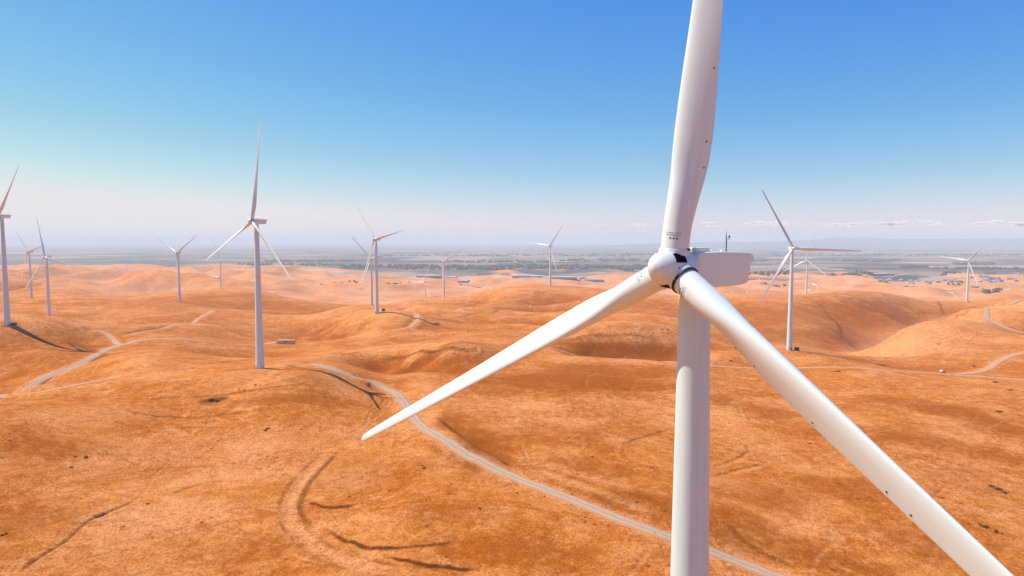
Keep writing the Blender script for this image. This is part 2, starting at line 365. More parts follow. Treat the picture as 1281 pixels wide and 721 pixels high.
# cattle trails: thin worn lines wandering along the slopes
rt = np.random.default_rng(21)
def trail(x, y, h, n, w, pale, dark):
    P_ = []
    for q in range(n):
        e = 3.0; gx = float(base_height([x + e], [y])[0] - base_height([x - e], [y])[0]); gy = float(base_height([x], [y + e])[0] - base_height([x], [y - e])[0])
        cdir = math.atan2(gx, -gy)                    # along the contour
        if math.cos(cdir - h) < 0: cdir += math.pi
        dlt = (cdir - h + math.pi) % (2 * math.pi) - math.pi
        h += .22 * dlt + rt.normal(0, .10); x += 5 * math.cos(h); y += 5 * math.sin(h); P_.append((x, y))
    L = spline(np.array(P_), 1.5); idx, d, side, par = nearest(TX, TY, L, w * 3)
    if not len(idx): return
    end = smooth01(np.minimum(par, len(L) - 1 - par) / (.2 * len(L))) * np.clip(.55 + 1.3 * perlin(TX[idx] / 14, TY[idx] / 14), 0, 1); f_ = np.exp(-(d / w) ** 2) * end
    TZ[idx] -= .10 * f_; MASK[idx, 1] = np.maximum(MASK[idx, 1], pale * f_)
    e2 = np.exp(-((d - w * 1.3) / (w * .6)) ** 2) * end; MASK[idx, 2] = np.maximum(MASK[idx, 2], dark * e2)
for q in range(46):
    Y_ = 135 * (4.2 ** rt.random()); t_ = rt.uniform(-.72, .72)
    trail(t_ * Y_, Y_, rt.uniform(0, 6.28), int(rt.uniform(12, 32) * (1 + Y_ / 500)), .45 + Y_ / 900, rt.uniform(.3, .8), rt.uniform(.1, .45))

# hollows darkened, crowns paled: grass tone with relief shading painted in
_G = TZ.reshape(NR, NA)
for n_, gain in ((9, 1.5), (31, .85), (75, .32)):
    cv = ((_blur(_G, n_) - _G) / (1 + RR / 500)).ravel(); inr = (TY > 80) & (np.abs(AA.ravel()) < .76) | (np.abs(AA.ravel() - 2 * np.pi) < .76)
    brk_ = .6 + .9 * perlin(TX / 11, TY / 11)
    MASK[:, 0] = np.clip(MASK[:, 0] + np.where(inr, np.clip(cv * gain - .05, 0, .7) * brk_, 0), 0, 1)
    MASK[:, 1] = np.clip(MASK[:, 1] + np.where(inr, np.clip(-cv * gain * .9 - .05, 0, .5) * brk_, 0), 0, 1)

# grass colour patches, some painting shade onto slopes and hill faces: centre row, half sizes
def patch(px, py, rx, ry, ch, amt, soft=.5, freq=14):
    c = hits([(px, py)])[0]; e = hits([(px + rx, py)])[0]; R = max(np.hypot(*(e - c)), 2.0)
    up, dn = hits([(px, py - ry)])[0], hits([(px, py + ry)])[0]; D = max(np.hypot(*(up - dn)) / 2, 2.0)
    m = np.nonzero((np.abs(TX - c[0]) < 2 * R + D) & (np.abs(TY - c[1]) < 2 * D + R))[0]
    if not len(m): return
    u = c / np.hypot(*c); rx_, ry_ = (TX[m] - c[0]) * u[1] - (TY[m] - c[1]) * u[0], (TX[m] - c[0]) * u[0] + (TY[m] - c[1]) * u[1]
    q = np.sqrt((rx_ / R) ** 2 + (ry_ / D) ** 2)
    q = q + .55 * perlin(TX[m] / freq, TY[m] / freq) + .35 * perlin(TX[m] / (freq * .35), TY[m] / (freq * .35))
    MASK[m, ch] = np.maximum(MASK[m, ch], amt * (1 - smooth01((q - 1 + soft) / (2 * soft))))

for a in ((700,476,120,12,0,1.), (720,480,80,6,0,1.), (760,466,90,10,0,.8), (620,487,60,7,0,.6), (820,480,50,8,0,.6), (545,456,60,6,0,.8), (760,430,80,7,0,.55),
          (600,560,45,26,0,.8), (565,530,22,16,0,.8), (780,630,60,14,0,.7), (700,545,70,14,0,.45), (720,580,60,12,0,.5), (960,515,40,8,0,.7), (900,500,14,8,0,.8),
          (1180,512,50,8,0,.8), (1240,530,40,10,0,.8), (1110,500,30,6,0,.6), (1150,550,90,8,0,.7), (1050,545,60,8,0,.6), (920,660,40,30,0,.7), (1000,690,80,14,0,.6), (960,620,60,20,0,.55), (1050,610,60,14,0,.5),
          (60,560,60,12,0,.5), (40,650,60,18,0,.5), (300,690,80,16,0,.45), (640,690,90,18,0,.5), (480,600,50,16,0,.4), (560,640,60,14,0,.45), (700,690,50,12,0,.6), (1180,690,70,16,0,.5), (1200,600,40,12,0,.5),
          (400,500,50,8,0,.55), (265,501,14,3,2,.9), (330,500,40,6,0,.5), (385,477,25,6,0,.5), (90,442,50,7,0,.5), (30,450,40,12,0,.35), (1000,415,60,16,0,.6), (960,405,40,8,0,.45), (1120,395,45,14,0,.35), (690,376,60,8,0,.35), (820,392,30,8,0,.4),
          (220,570,100,20,1,.5), (190,650,100,22,1,.8), (300,590,90,16,1,.7), (340,560,70,12,1,.5), (120,520,90,10,1,.5), (430,600,40,14,1,.6), (60,700,60,10,1,.5), (300,470,50,6,1,.4), (160,470,60,8,1,.4), (1130,428,70,12,1,.95), (1180,408,30,8,1,.8), (1040,410,70,20,0,.75), (1110,398,60,16,0,.9), (1125,394,45,12,2,.3), (1060,400,40,16,0,.7), (1000,395,60,10,0,.7), (860,430,60,7,0,.8), (690,382,80,7,2,.3), (300,378,80,8,0,.6), (200,398,70,8,0,.4), (40,420,50,12,0,.4), (530,453,70,6,0,1.), (530,453,70,5,2,.4), (770,433,80,7,0,1.), (770,434,80,5,2,.35), (600,566,30,16,2,.3), (770,622,50,8,2,.25), (1220,430,50,10,1,.35), (1140,585,90,10,1,.35), (640,515,80,10,1,.3), (460,545,60,10,1,.35), (560,425,80,8,1,.25), (250,430,18,4,1,.6), (200,392,40,5,1,.3), (900,600,40,12,1,.4), (330,410,60,8,1,.2), (360,457,22,1.6,1,.9), (1010,441,22,1.5,1,.5)):
    patch(*a)

# ------------------------------------------------------------------ materials
def new_mat(name, rough=.6):
    m = bpy.data.materials.new(name); m.use_nodes = True; nt = m.node_tree
    b = nt.nodes['Principled BSDF']; b.inputs['Roughness'].default_value = rough
    return m, nt, b
def N(nt, t, **kw):
    n = nt.nodes.new(t)
    for k, v in kw.items():
        if k in n.inputs: n.inputs[k].default_value = v
        else: setattr(n, k, v)
    return n
def mixc(nt, fac, a, b):
    m = nt.nodes.new('ShaderNodeMix'); m.data_type = 'RGBA'
    for s, v in ((0, fac), (6, a), (7, b)):
        if isinstance(v, (tuple, float, int)): m.inputs[s].default_value = v if not isinstance(v, tuple) else (*v, 1)
        else: nt.links.new(v, m.inputs[s])
    return m.outputs[2]
def ramp(nt, src, stops, interp='LINEAR'):
    r = nt.nodes.new('ShaderNodeValToRGB'); r.color_ramp.interpolation = interp; e = r.color_ramp.elements
    while len(e) < len(stops): e.new(.5)
    for k, (p, c) in enumerate(stops):
        e[k].position = p; e[k].color = (c, c, c, 1) if not isinstance(c, tuple) else (*c, 1)
    nt.links.new(src, r.inputs[0]); return r.outputs[0]
def mathn(nt, op, a, b=None, clamp=False):
    m = nt.nodes.new('ShaderNodeMath'); m.operation = op; m.use_clamp = clamp
    for i, v in enumerate((a, b)):
        if v is None: continue
        if isinstance(v, (float, int)): m.inputs[i].default_value = v
        else: nt.links.new(v, m.inputs[i])
    return m.outputs[0]
def simple(name, col, rough=.5, var=.08, scale=1.0, metallic=0.0):
    m, nt, b = new_mat(name, rough); b.inputs['Metallic'].default_value = metallic
    tc = N(nt, 'ShaderNodeTexCoord'); nz = N(nt, 'ShaderNodeTexNoise', Scale=scale, Detail=6.0, Roughness=.65)
    nt.links.new(tc.outputs['Object'], nz.inputs['Vector'])
    lo = tuple(c * (1 - var) for c in col); hi = tuple(min(1, c * (1 + var)) for c in col)
    nt.links.new(mixc(nt, ramp(nt, nz.outputs[0], [(.3, 0.), (.7, 1.)]), lo, hi), b.inputs['Base Color'])
    return m

def ground_material():
    m, nt, b = new_mat('dry_grass_ground', .95); b.inputs['Specular IOR Level'].default_value = .02
    geo = N(nt, 'ShaderNodeNewGeometry'); P = geo.outputs['Position']
    at = N(nt, 'ShaderNodeAttribute', attribute_name='mask'); sep = N(nt, 'ShaderNodeSeparateColor'); nt.links.new(at.outputs['Color'], sep.inputs[0])
    def noise(scale, detail=5.0, rough=.6, vec=None, dist=0.0):
        n = N(nt, 'ShaderNodeTexNoise', Scale=scale, Detail=detail, Roughness=rough, Distortion=dist); nt.links.new(vec if vec is not None else P, n.inputs['Vector']); return n.outputs[0]
    big = noise(.008, 4, .55); mid = noise(.045, 6, .62, dist=.6); fin = noise(.35, 6, .7); tiny = noise(1.6, 4, .7); mic = noise(5.0, 3, .75)
    mp = N(nt, 'ShaderNodeMapping'); mp.inputs['Scale'].default_value = (.07, .16, .1); mp.inputs['Rotation'].default_value = (0, 0, .35); nt.links.new(P, mp.inputs[0])
    streak = noise(1.0, 5, .65, mp.outputs[0], .8)
    A, B, Cc, D = (.65, .240, .048), (.59, .188, .024), (.48, .122, .003), (.78, .335, .105)
    mid2 = noise(.016, 5, .6, dist=1.2); gold = noise(.09, 6, .72, dist=1.5); fold = noise(.6, 5, .75, dist=1.0)
    c = mixc(nt, ramp(nt, big, [(.38, 0.), (.62, 1.)]), A, B)
    c = mixc(nt, ramp(nt, mid2, [(.47, 0.), (.62, .9)]), c, D)
    c = mixc(nt, ramp(nt, mid, [(.44, 0.), (.64, .8)]), c, Cc)
    c = mixc(nt, ramp(nt, streak, [(.52, 0.), (.74, .4)]), c, D)
    zone = ramp(nt, noise(.02, 4, .6, dist=.8), [(.42, .05), (.60, 1.)]); zinv = mathn(nt, 'SUBTRACT', 1.12, zone)
    c = mixc(nt, mathn(nt, 'MULTIPLY', ramp(nt, gold, [(.51, 0.), (.62, .65)]), zone), c, (.46, .118, .005))
    c = mixc(nt, mathn(nt, 'MULTIPLY', ramp(nt, gold, [(.36, .8), (.52, 0.)]), zinv), c, (.82, .36, .12))
    # mask tints: dark ochre grass, bare pale soil, bank growth; slope shade painted in
    brk = mathn(nt, 'ADD', mathn(nt, 'MULTIPLY', fin, .9), mathn(nt, 'MULTIPLY', tiny, .7))
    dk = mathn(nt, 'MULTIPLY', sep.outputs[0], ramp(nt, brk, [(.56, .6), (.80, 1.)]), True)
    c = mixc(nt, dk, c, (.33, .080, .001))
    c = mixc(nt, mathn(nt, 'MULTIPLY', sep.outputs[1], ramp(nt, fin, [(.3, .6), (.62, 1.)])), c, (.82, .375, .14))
    # tufts, thatch and bare spots
    inv = mathn(nt, 'SUBTRACT', 1.0, mathn(nt, 'MULTIPLY', sep.outputs[0], .9), True)
    clump = mathn(nt, 'ADD', ramp(nt, mid, [(.36, .25), (.58, .8)]), mathn(nt, 'MULTIPLY', sep.outputs[0], .5), True)
    c = mixc(nt, mathn(nt, 'MULTIPLY', ramp(nt, fin, [(.49, 0.), (.60, .8)]), clump), c, (.37, .090, .005))
    c = mixc(nt, mathn(nt, 'MULTIPLY', ramp(nt, fold, [(.50, 0.), (.60, .75)]), clump), c, (.33, .080, .005))
    c = mixc(nt, mathn(nt, 'MULTIPLY', ramp(nt, fin, [(.34, .5), (.46, 0.)]), inv), c, (.82, .35, .10))
    c = mixc(nt, ramp(nt, tiny, [(.51, 0.), (.63, .68)]), c, (.33, .085, .010))
    c = mixc(nt, mathn(nt, 'MULTIPLY', ramp(nt, tiny, [(.34, .5), (.45, 0.)]), inv), c, (.84, .37, .115))
    c = mixc(nt, ramp(nt, mic, [(.52, 0.), (.68, .55)]), c, (.33, .09, .012))
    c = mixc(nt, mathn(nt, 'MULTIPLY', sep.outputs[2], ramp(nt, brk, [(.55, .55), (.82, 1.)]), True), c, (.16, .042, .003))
    dot = N(nt, 'ShaderNodeTexVoronoi', Scale=.32, Randomness=1.0); nt.links.new(P, dot.inputs['Vector'])
    dsel = N(nt, 'ShaderNodeSeparateColor'); nt.links.new(dot.outputs['Color'], dsel.inputs[0])
    dm = mathn(nt, 'MULTIPLY', ramp(nt, dot.outputs['Distance'], [(.10, 1.), (.22, 0.)]), ramp(nt, mathn(nt, 'MULTIPLY', dsel.outputs[0], ramp(nt, mid, [(.4, .4), (.6, 1.)])), [(.62, 0.), (.70, .85)]))
    c = mixc(nt, dm, c, (.13, .036, .006))
    # the plain beyond the hills: farm fields in their own colours
    pl = N(nt, 'ShaderNodeMapping'); pl.inputs['Scale'].default_value = (.0018, .0034, .001); pl.inputs['Rotation'].default_value = (0, 0, .08); nt.links.new(P, pl.inputs[0])
    vor = N(nt, 'ShaderNodeTexVoronoi', Scale=1.0, Randomness=.8, distance='CHEBYCHEV'); nt.links.new(pl.outputs[0], vor.inputs['Vector'])
    vs = N(nt, 'ShaderNodeSeparateColor'); nt.links.new(vor.outputs['Color'], vs.inputs[0])
    field = ramp(nt, vs.outputs[0], [(0., (.26, .21, .15)), (.2, (.14, .135, .11)), (.36, (.36, .27, .19)), (.46, (.095, .105, .09)), (.64, (.20, .17, .13)), (.76, (.07, .08, .07)), (.9, (.46, .33, .22))], 'CONSTANT')
    sx = N(nt, 'ShaderNodeSeparateXYZ'); nt.links.new(P, sx.inputs[0])
    flat = N(nt, 'ShaderNodeMapRange'); flat.inputs[1].default_value = 40.0; flat.inputs[2].default_value = 20.0; flat.inputs[3].default_value = 0; flat.inputs[4].default_value = 1
    nt.links.new(mathn(nt, 'ADD', sx.outputs[2], mathn(nt, 'MULTIPLY', mathn(nt, 'SUBTRACT', noise(.004, 3), .5), 9.0)), flat.inputs[0])
    dist_y = N(nt, 'ShaderNodeMapRange'); dist_y.inputs[1].default_value = 2000; dist_y.inputs[2].default_value = 2500; nt.links.new(mathn(nt, 'SUBTRACT', sx.outputs[1], mathn(nt, 'MULTIPLY', sx.outputs[2], 60.0)), dist_y.inputs[0])
    tan = mixc(nt, ramp(nt, noise(.01, 5), [(.35, 0.), (.65, 1.)]), (.73, .35, .155), (.60, .25, .09))
    tan = mixc(nt, ramp(nt, noise(.03, 5), [(.5, 0.), (.75, .7)]), tan, (.42, .155, .05))
    ff = mathn(nt, 'MULTIPLY', flat.outputs[0], dist_y.outputs[0])
    c = mixc(nt, flat.outputs[0], c, tan)
    c = mixc(nt, ff, c, field)
    tn = nt.nodes.new('ShaderNodeMix'); tn.data_type = 'RGBA'; tn.blend_type = 'MULTIPLY'; tn.inputs[0].default_value = 1.0; tn.inputs[7].default_value = (1.0, .935, .93, 1); nt.links.new(c, tn.inputs[6])
    nt.links.new(tn.outputs[2], b.inputs['Base Color'])
    h = mathn(nt, 'ADD', mathn(nt, 'MULTIPLY', fin, .5), mathn(nt, 'ADD', mathn(nt, 'MULTIPLY', tiny, .35), mathn(nt, 'MULTIPLY', mic, .12)))
    bp = N(nt, 'ShaderNodeBump', Strength=.9, Distance=1.0); nt.links.new(h, bp.inputs['Height']); nt.links.new(bp.outputs[0], b.inputs['Normal'])
    return m

def road_material(name, base, rutc, edge):
    m, nt, b = new_mat(name, .95); b.inputs['Specular IOR Level'].default_value = .15
    at = N(nt, 'ShaderNodeAttribute', attribute_name='across'); sep = N(nt, 'ShaderNodeSeparateColor'); nt.links.new(at.outputs['Color'], sep.inputs[0])
    geo = N(nt, 'ShaderNodeNewGeometry'); P = geo.outputs['Position']
    n1 = N(nt, 'ShaderNodeTexNoise', Scale=.25, Detail=5.0, Roughness=.6); n2 = N(nt, 'ShaderNodeTexNoise', Scale=2.2, Detail=4.0, Roughness=.7)
    for n in (n1, n2): nt.links.new(P, n.inputs['Vector'])
    u = mathn(nt, 'ADD', sep.outputs[0], mathn(nt, 'MULTIPLY', mathn(nt, 'SUBTRACT', n1.outputs[0], .5), .42))
    tr = ramp(nt, u, [(.06, 0.), (.2, 0.), (.3, 1.), (.38, .2), (.5, 0.), (.62, .2), (.7, 1.), (.8, 0.), (.94, 0.)])
    ed = ramp(nt, u, [(.06, 1.), (.24, 0.), (.76, 0.), (.94, 1.)])
    c = mixc(nt, mathn(nt, 'MULTIPLY', tr, .8), base, rutc)
    c = mixc(nt, mathn(nt, 'MULTIPLY', ed, .85), c, edge)
    c = mixc(nt, ramp(nt, n2.outputs[0], [(.42, 0.), (.7, .45)]), c, tuple(x * .62 for x in base))
    nt.links.new(c, b.inputs['Base Color'])
    bp = N(nt, 'ShaderNodeBump', Strength=.5, Distance=.2); nt.links.new(n2.outputs[0], bp.inputs['Height']); nt.links.new(bp.outputs[0], b.inputs['Normal'])
    return m

def paint_material(name, col, rough, streak=.12, grime=(.42, .38, .33), run=.12):
    m, nt, b = new_mat(name, rough)
    tc = N(nt, 'ShaderNodeTexCoord'); mp = N(nt, 'ShaderNodeMapping'); mp.inputs['Scale'].default_value = (2.2, 2.2, 2.2 * run / .12 * .0545); nt.links.new(tc.outputs['Object'], mp.inputs[0])
    n1 = N(nt, 'ShaderNodeTexNoise', Scale=1.0, Detail=6.0, Roughness=.7); nt.links.new(mp.outputs[0], n1.inputs['Vector'])
    n2 = N(nt, 'ShaderNodeTexNoise', Scale=9.0, Detail=5.0, Roughness=.7); nt.links.new(tc.outputs['Object'], n2.inputs['Vector'])
    c = mixc(nt, ramp(nt, n1.outputs[0], [(.45, 0.), (.8, streak)]), col, grime)
    c = mixc(nt, ramp(nt, n2.outputs[0], [(.62, 0.), (.8, streak * .9)]), c, grime)
    nt.links.new(c, b.inputs['Base Color'])
    rr = N(nt, 'ShaderNodeMapRange'); rr.inputs[3].default_value = rough - .08; rr.inputs[4].default_value = rough + .1; nt.links.new(n2.outputs[0], rr.inputs[0]); nt.links.new(rr.outputs[0], b.inputs['Roughness'])
    return m

M_GROUND = ground_material()
M_GRAVEL = road_material('gravel', (.44, .27, .155), (.60, .41, .27), (.58, .22, .06))
M_DIRT = road_material('dirt_track', (.58, .28, .13), (.66, .34, .18), (.58, .22, .07))
M_BLADE = paint_material('blade_gelcoat', (.73, .765, .665), .40, .24)
M_TOWER = paint_material('tower_paint', (.65, .73, .65), .45, .36)
M_NAC = paint_material('nacelle_gelcoat', (.80, .84, .68), .6, .26, (.50, .45, .40), 1.6)
M_HUB = paint_material('hub_gelcoat', (.70, .755, .65), .42, .42, (.42, .38, .33), .8)
M_BLACK = simple('black_rubber', (.012, .012, .013), .6, .3, 4)
M_DARK = simple('dark_metal', (.06, .06, .065), .45, .3, 3, .6)
M_INK = simple('grey_lettering_ink', (.10, .09, .09), .6, .2, 4)
M_OCHRE = simple('ochre_seal', (.35, .20, .05), .6, .3, 4)

# ------------------------------------------------------------------ ground sheet and roads
i, j = np.meshgrid(np.arange(NR - 1), np.arange(NA), indexing='ij'); j2 = (j + 1) % NA
F = np.stack([i * NA + j, i * NA + j2, (i + 1) * NA + j2, (i + 1) * NA + j], -1).reshape(-1, 4)
F = F[:, ::-1]
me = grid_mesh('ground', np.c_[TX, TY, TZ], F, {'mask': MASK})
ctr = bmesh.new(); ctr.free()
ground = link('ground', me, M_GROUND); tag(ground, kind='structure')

TZg = TZ.reshape(NR, NA)
def ground_z(x, y):
    """height of the finished sheet (bilinear on its own grid)"""
    x, y = np.atleast_1d(np.asarray(x, float)), np.atleast_1d(np.asarray(y, float))
    r, a = np.hypot(x, y), np.arctan2(x, y)
    a = np.where(a < ang[0], a + 2 * np.pi, a)
    ii = np.clip(np.searchsorted(rad, r) - 1, 0, NR - 2); jj = np.clip(np.searchsorted(ang, a) - 1, 0, NA - 2)
    u = (r - rad[ii]) / (rad[ii + 1] - rad[ii]); v = (a - ang[jj]) / (ang[jj + 1] - ang[jj])
    return (TZg[ii, jj] * (1 - v) + TZg[ii, jj + 1] * v) * (1 - u) + (TZg[ii + 1, jj] * (1 - v) + TZg[ii + 1, jj + 1] * v) * u

for kind, wd, L, z in road_lines:
    T = np.gradient(L, axis=0); T /= np.linalg.norm(T, axis=1)[:, None] + 1e-9; Nn = np.c_[-T[:, 1], T[:, 0]]
    ws = np.linspace(-.5, .5, 9)
    wv = wd * (1 + .22 * perlin(L[:, 0] / 7, L[:, 1] / 7) + .12 * perlin(L[:, 0] / 2.2, L[:, 1] / 2.2))
    X = L[:, None, 0] + ws[None] * wv[:, None] * Nn[:, None, 0]; Y = L[:, None, 1] + ws[None] * wv[:, None] * Nn[:, None, 1]
    rr = np.hypot(X, Y)
    Z = ground_z(X.ravel(), Y.ravel()).reshape(X.shape) + .10 + rr * .0003
    Z[:, 0] -= .12; Z[:, -1] -= .12
    n, k = X.shape
    a, b_ = np.meshgrid(np.arange(n - 1), np.arange(k - 1), indexing='ij')
    Fq = np.stack([a * k + b_, (a + 1) * k + b_, (a + 1) * k + b_ + 1, a * k + b_ + 1], -1).reshape(-1, 4)[:, ::-1]
    acr = np.zeros((n * k, 4)); acr[:, 0] = np.tile(ws + .5, n); acr[:, 3] = 1
    me = grid_mesh(kind, np.c_[X.ravel(), Y.ravel(), Z.ravel()], Fq, {'across': acr})
    tag(link(kind, me, M_GRAVEL if kind == 'gravel_road' else M_DIRT), kind='structure')

# ------------------------------------------------------------------ the wind turbine (built once, then copied)
HUBZ, OVER, TILT = 61.4, 2.0, math.radians(5)
NBOT, NTOP = -1.10, .91         # nacelle underside and roof relative to the hub
def tower_mesh():
    bm = bmesh.new(); n = 48
    H = HUBZ + NBOT; prof = [(-5, 1.72)]
    for k in range(25):
        t = k / 24; prof.append((t * H, 1.70 + (.87 - 1.70) * t))
    add_lathe(bm, prof, n)
    for zf in (.0, .36, .70, .995):         # bolted flange seams stand a little proud
        z = zf * H; r = 1.70 + (.87 - 1.70) * zf
        add_lathe(bm, [(z - .06, r - .02), (z - .05, r + .018), (z + .05, r + .018), (z + .06, r - .02)], n, cap=False)
    return bm
def door_mesh():
    bm = bmesh.new(); add_box(bm, (0, -1.70, 1.75), (.9, .12, 2.1), 0, .04); add_box(bm, (0, -1.775, 2.3), (.5, .03, .35)); return bm
def steps_mesh():
    bm = bmesh.new()
    for k in range(4): add_box(bm, (0, -1.95 - .3 * k, .62 - .2 * k), (1.1, .28, .06))
    for x in (-.55, .55):
        add_box(bm, (x, -2.4, .35), (.05, 1.3, .08)); add_box(bm, (x, -1.9, 1.1), (.05, .05, 1.0)); add_box(bm, (x, -2.85, .6), (.05, .05, 1.0)); add_box(bm, (x, -2.37, 1.45), (.05, 1.1, .05))
    return bm
def nacelle_mesh():
    bm = bmesh.new()
    # side outline along local y (0 = hub, + = rear) and z
    lo, hi, w = NBOT, NTOP, .93
    secs = [(1.10, -.70, .62, .66), (1.22, -.86, .78, .86), (1.55, lo, hi - .02, w), (3.2, lo - .01, hi, w), (4.9, lo + .0, hi - .03, w), (5.75, lo + .10, hi - .06, w), (5.86, lo + .20, hi - .07, w - .01), (6.22, hi - .62, hi - .16, w - .04), (6.40, hi - .50, hi - .24, w - .05), (6.36, hi - .46, hi - .27, w - .12)]
    rings = []
    for y, z0, z1, hw in secs:
        rc = min(.09, (z1 - z0) * .3); ring = []
        for cxs, czs, a0 in ((hw - rc, z1 - rc, 0), (-(hw - rc), z1 - rc, 90), (-(hw - rc), z0 + rc, 180), (hw - rc, z0 + rc, 270)):
            for q in range(5):
                a = math.radians(a0 + 22.5 * q); tw = (1 - .05 * ((z1 - czs) / (z1 - z0)))
                ring.append(bm.verts.new((cxs * tw + rc * math.cos(a), y, czs + rc * math.sin(a))))
        rings.append(ring)
    for a, b in zip(rings, rings[1:]):
        for k in range(20): bm.faces.new((a[k], a[(k + 1) % 20], b[(k + 1) % 20], b[k]))
    bm.faces.new(rings[0]); bm.faces.new(rings[-1])
    # shallow panel seams and lifting-eye bosses
    for y in (1.8, 2.9, 4.2, 5.2): add_lathe(bm, [(hi - .06, .07), (hi + .05, .06), (hi + .07, .03)], 10, Matrix.Translation((-.55, y, 0)))
    # neck down to the tower (yaw ring)
    add_lathe(bm, [(lo - .16, .93), (lo - .1, .98), (lo + .1, .98)], 40, Matrix.Translation((0, OVER, 0)))
    return bm
def hatch_mesh():
    bm = bmesh.new(); add_box(bm, (0.05, 1.95, NTOP + .09), (1.0, 1.35, .30), 0, .07); add_box(bm, (0, 3.1, NTOP + .02), (.7, .8, .08), 0, .02); return bm
def mast_mesh():
    bm = bmesh.new()
    add_lathe(bm, [(0, .05), (.02, .035), (.75, .03), (.78, .014), (1.25, .010), (1.3, 0)], 10, Matrix.Translation((.1, 4.75, NTOP - .04)))
    add_box(bm, (.1, 4.87, NTOP + .74), (.03, .34, .03)); add_lathe(bm, [(0, .02), (.1, .02), (.12, .06), (.2, .05), (.22, 0)], 10, Matrix.Translation((.1, 5.03, NTOP + .72)))
    add_lathe(bm, [(0, .012), (.16, .012), (.2, .03), (.26, 0)], 8, Matrix.Translation((.1, 4.71, NTOP + .72)))
    return bm
RX = Matrix.Rotation(math.radians(90), 4, 'X')       # lathe z -> local -y (upwind)
def hub_mesh():
    bm = bmesh.new()
    prof = [(-1.06, .62), (-1.05, 1.0), (-.95, 1.09), (-.6, 1.12), (0, 1.12), (.45, 1.07), (.85, .95), (1.2, .74), (1.48, .48), (1.64, .24), (1.70, 0)]
    add_lathe(bm, prof, 48, RX)
    for k in range(3):                               # short collars where the blades leave the spinner
        add_lathe(bm, [(.55, .84), (1.0, .84), (1.08, .80)], 40, Matrix.Rotation(k * 2 * math.pi / 3, 4, 'Y'), cap=False)
    return bm
CH = [(0.95, .765, 1.0, 52), (1.6, .765, 1.0, 53), (2.4, .77, .97, 54), (3.8, .84, .80, 56), (5.0, .93, .62, 58), (6.2, 1.02, .49, 60), (7.4, 1.05, .42, 62), (9.3, 1.02, .36, 64), (11, .97, .325, 66), (13, .88, .295, 69), (15, .81, .275, 71), (20, .67, .25, 76), (25, .585, .23, 79), (30, .51, .21, 82), (35, .43, .19, 84), (38, .36, .18, 85), (39.2, .30, .18, 85), (39.7, .23, .18, 85), (39.92, .15, .18, 85), (40.0, .07, .18, 85)]
PITCHB, TWS = 0.0, 1.0
def blade_section(r):
    rs = [c[0] for c in CH]
    ch = 2 * np.interp(r, rs, [c[1] for c in CH]); tc = np.interp(r, rs, [c[2] for c in CH]); tw = math.radians(PITCHB + TWS * np.interp(r, rs, [c[3] for c in CH]))
    circ = 1 - smooth01(np.array((r - 1.6) / 4.2)); ax = .5 * circ + .36 * (1 - circ)
    return ch, tc, tw, float(circ), float(ax)
def blade_pt(r, s, up, off=0.0):
    """point on the skin: s = 0 leading .. 1 trailing edge, up = +1 / -1 surface"""
    ch, tc, tw, circ, ax = blade_section(r)
    yc = math.sqrt(max(0, s * (1 - s)))
    naca = 5 * .2 * (.2969 * math.sqrt(s) - .1260 * s - .3516 * s * s + .2843 * s ** 3 - .1036 * s ** 4)
    t = (circ * yc + (1 - circ) * naca * tc / .2) * ch
    if up > 0: t *= circ + (1 - circ) * .8
    y, n = (s - ax) * ch, up * (t + off)
    pre = -.0006 * max(0, r - 8) ** 2 * .6
    return Vector((y * math.sin(tw) + n * math.cos(tw), y * math.cos(tw) - n * math.sin(tw) + pre, r))
def blade_mesh():
    bm = bmesh.new(); rr = list(np.linspace(.95, 12, 40)) + list(np.linspace(12.5, 38, 40)) + [38.5, 39, 39.4, 39.7, 39.9, 40.0]; n = 22; rings = []
    for r in rr:
        ring = []
        for k in range(n): ring.append(bm.verts.new(blade_pt(r, .5 - .5 * math.cos(math.pi * k / n), 1)))
        for k in range(n): ring.append(bm.verts.new(blade_pt(r, .5 + .5 * math.cos(math.pi * k / n), -1)))
        rings.append(ring)
    m = 2 * n
    for a, b in zip(rings, rings[1:]):
        for k in range(m): bm.faces.new((a[k], a[(k + 1) % m], b[(k + 1) % m], b[k]))
    bm.faces.new(rings[0]); bm.faces.new(rings[-1]); return bm
def seal_shade_mesh(arc):
    bm = bmesh.new(); pr = [(1.06, .74), (1.06, .85), (1.18, .85), (1.2, .76)]; n = 40; rings = []
    for k in range(n + 1):
        a = math.radians(90) + math.radians(arc) * (2 * k / n - 1); rings.append([bm.verts.new((r * math.cos(a), r * math.sin(a), z)) for z, r in pr])
    for a, b in zip(rings, rings[1:]):
        for q in range(3): bm.faces.new((a[q], a[q + 1], b[q + 1], b[q]))
    return bm
def receptor_mesh(r, s, up):
    bm = bmesh.new(); p = blade_pt(r, s, up, 0); q = blade_pt(r, s, up, 1.0); nrm = (q - p).normalized()
    add_lathe(bm, [(-.01, .055), (.008, .055), (.012, .04)], 14, Matrix.Translation(p) @ nrm.to_track_quat('Z', 'Y').to_matrix().to_4x4()); return bm
def marking_mesh(a_mid):
    """rows of small stencilled characters round the blade root, too small to read"""
    bm = bmesh.new(); R = .769; rs = random.Random(3)
    for row, (z, h) in enumerate(((1.92, .035), (1.80, .035), (1.60, .09))):
        a = a_mid - (.62 if row < 2 else .3)
        while a < a_mid + (.5 if row < 2 else .3):
            wch = rs.uniform(.02, .045) if row < 2 else .10
            if rs.random() > .12:
                pa = [a, a + wch / R]; vv = [bm.verts.new(((R + .004) * math.cos(q), (R + .004) * math.sin(q), zz)) for q, zz in ((pa[0], z), (pa[1], z), (pa[1], z + h), (pa[0], z + h))]
                bm.faces.new(vv)
            a += (wch + (.014 if row < 2 else .09)) / R
    return bm

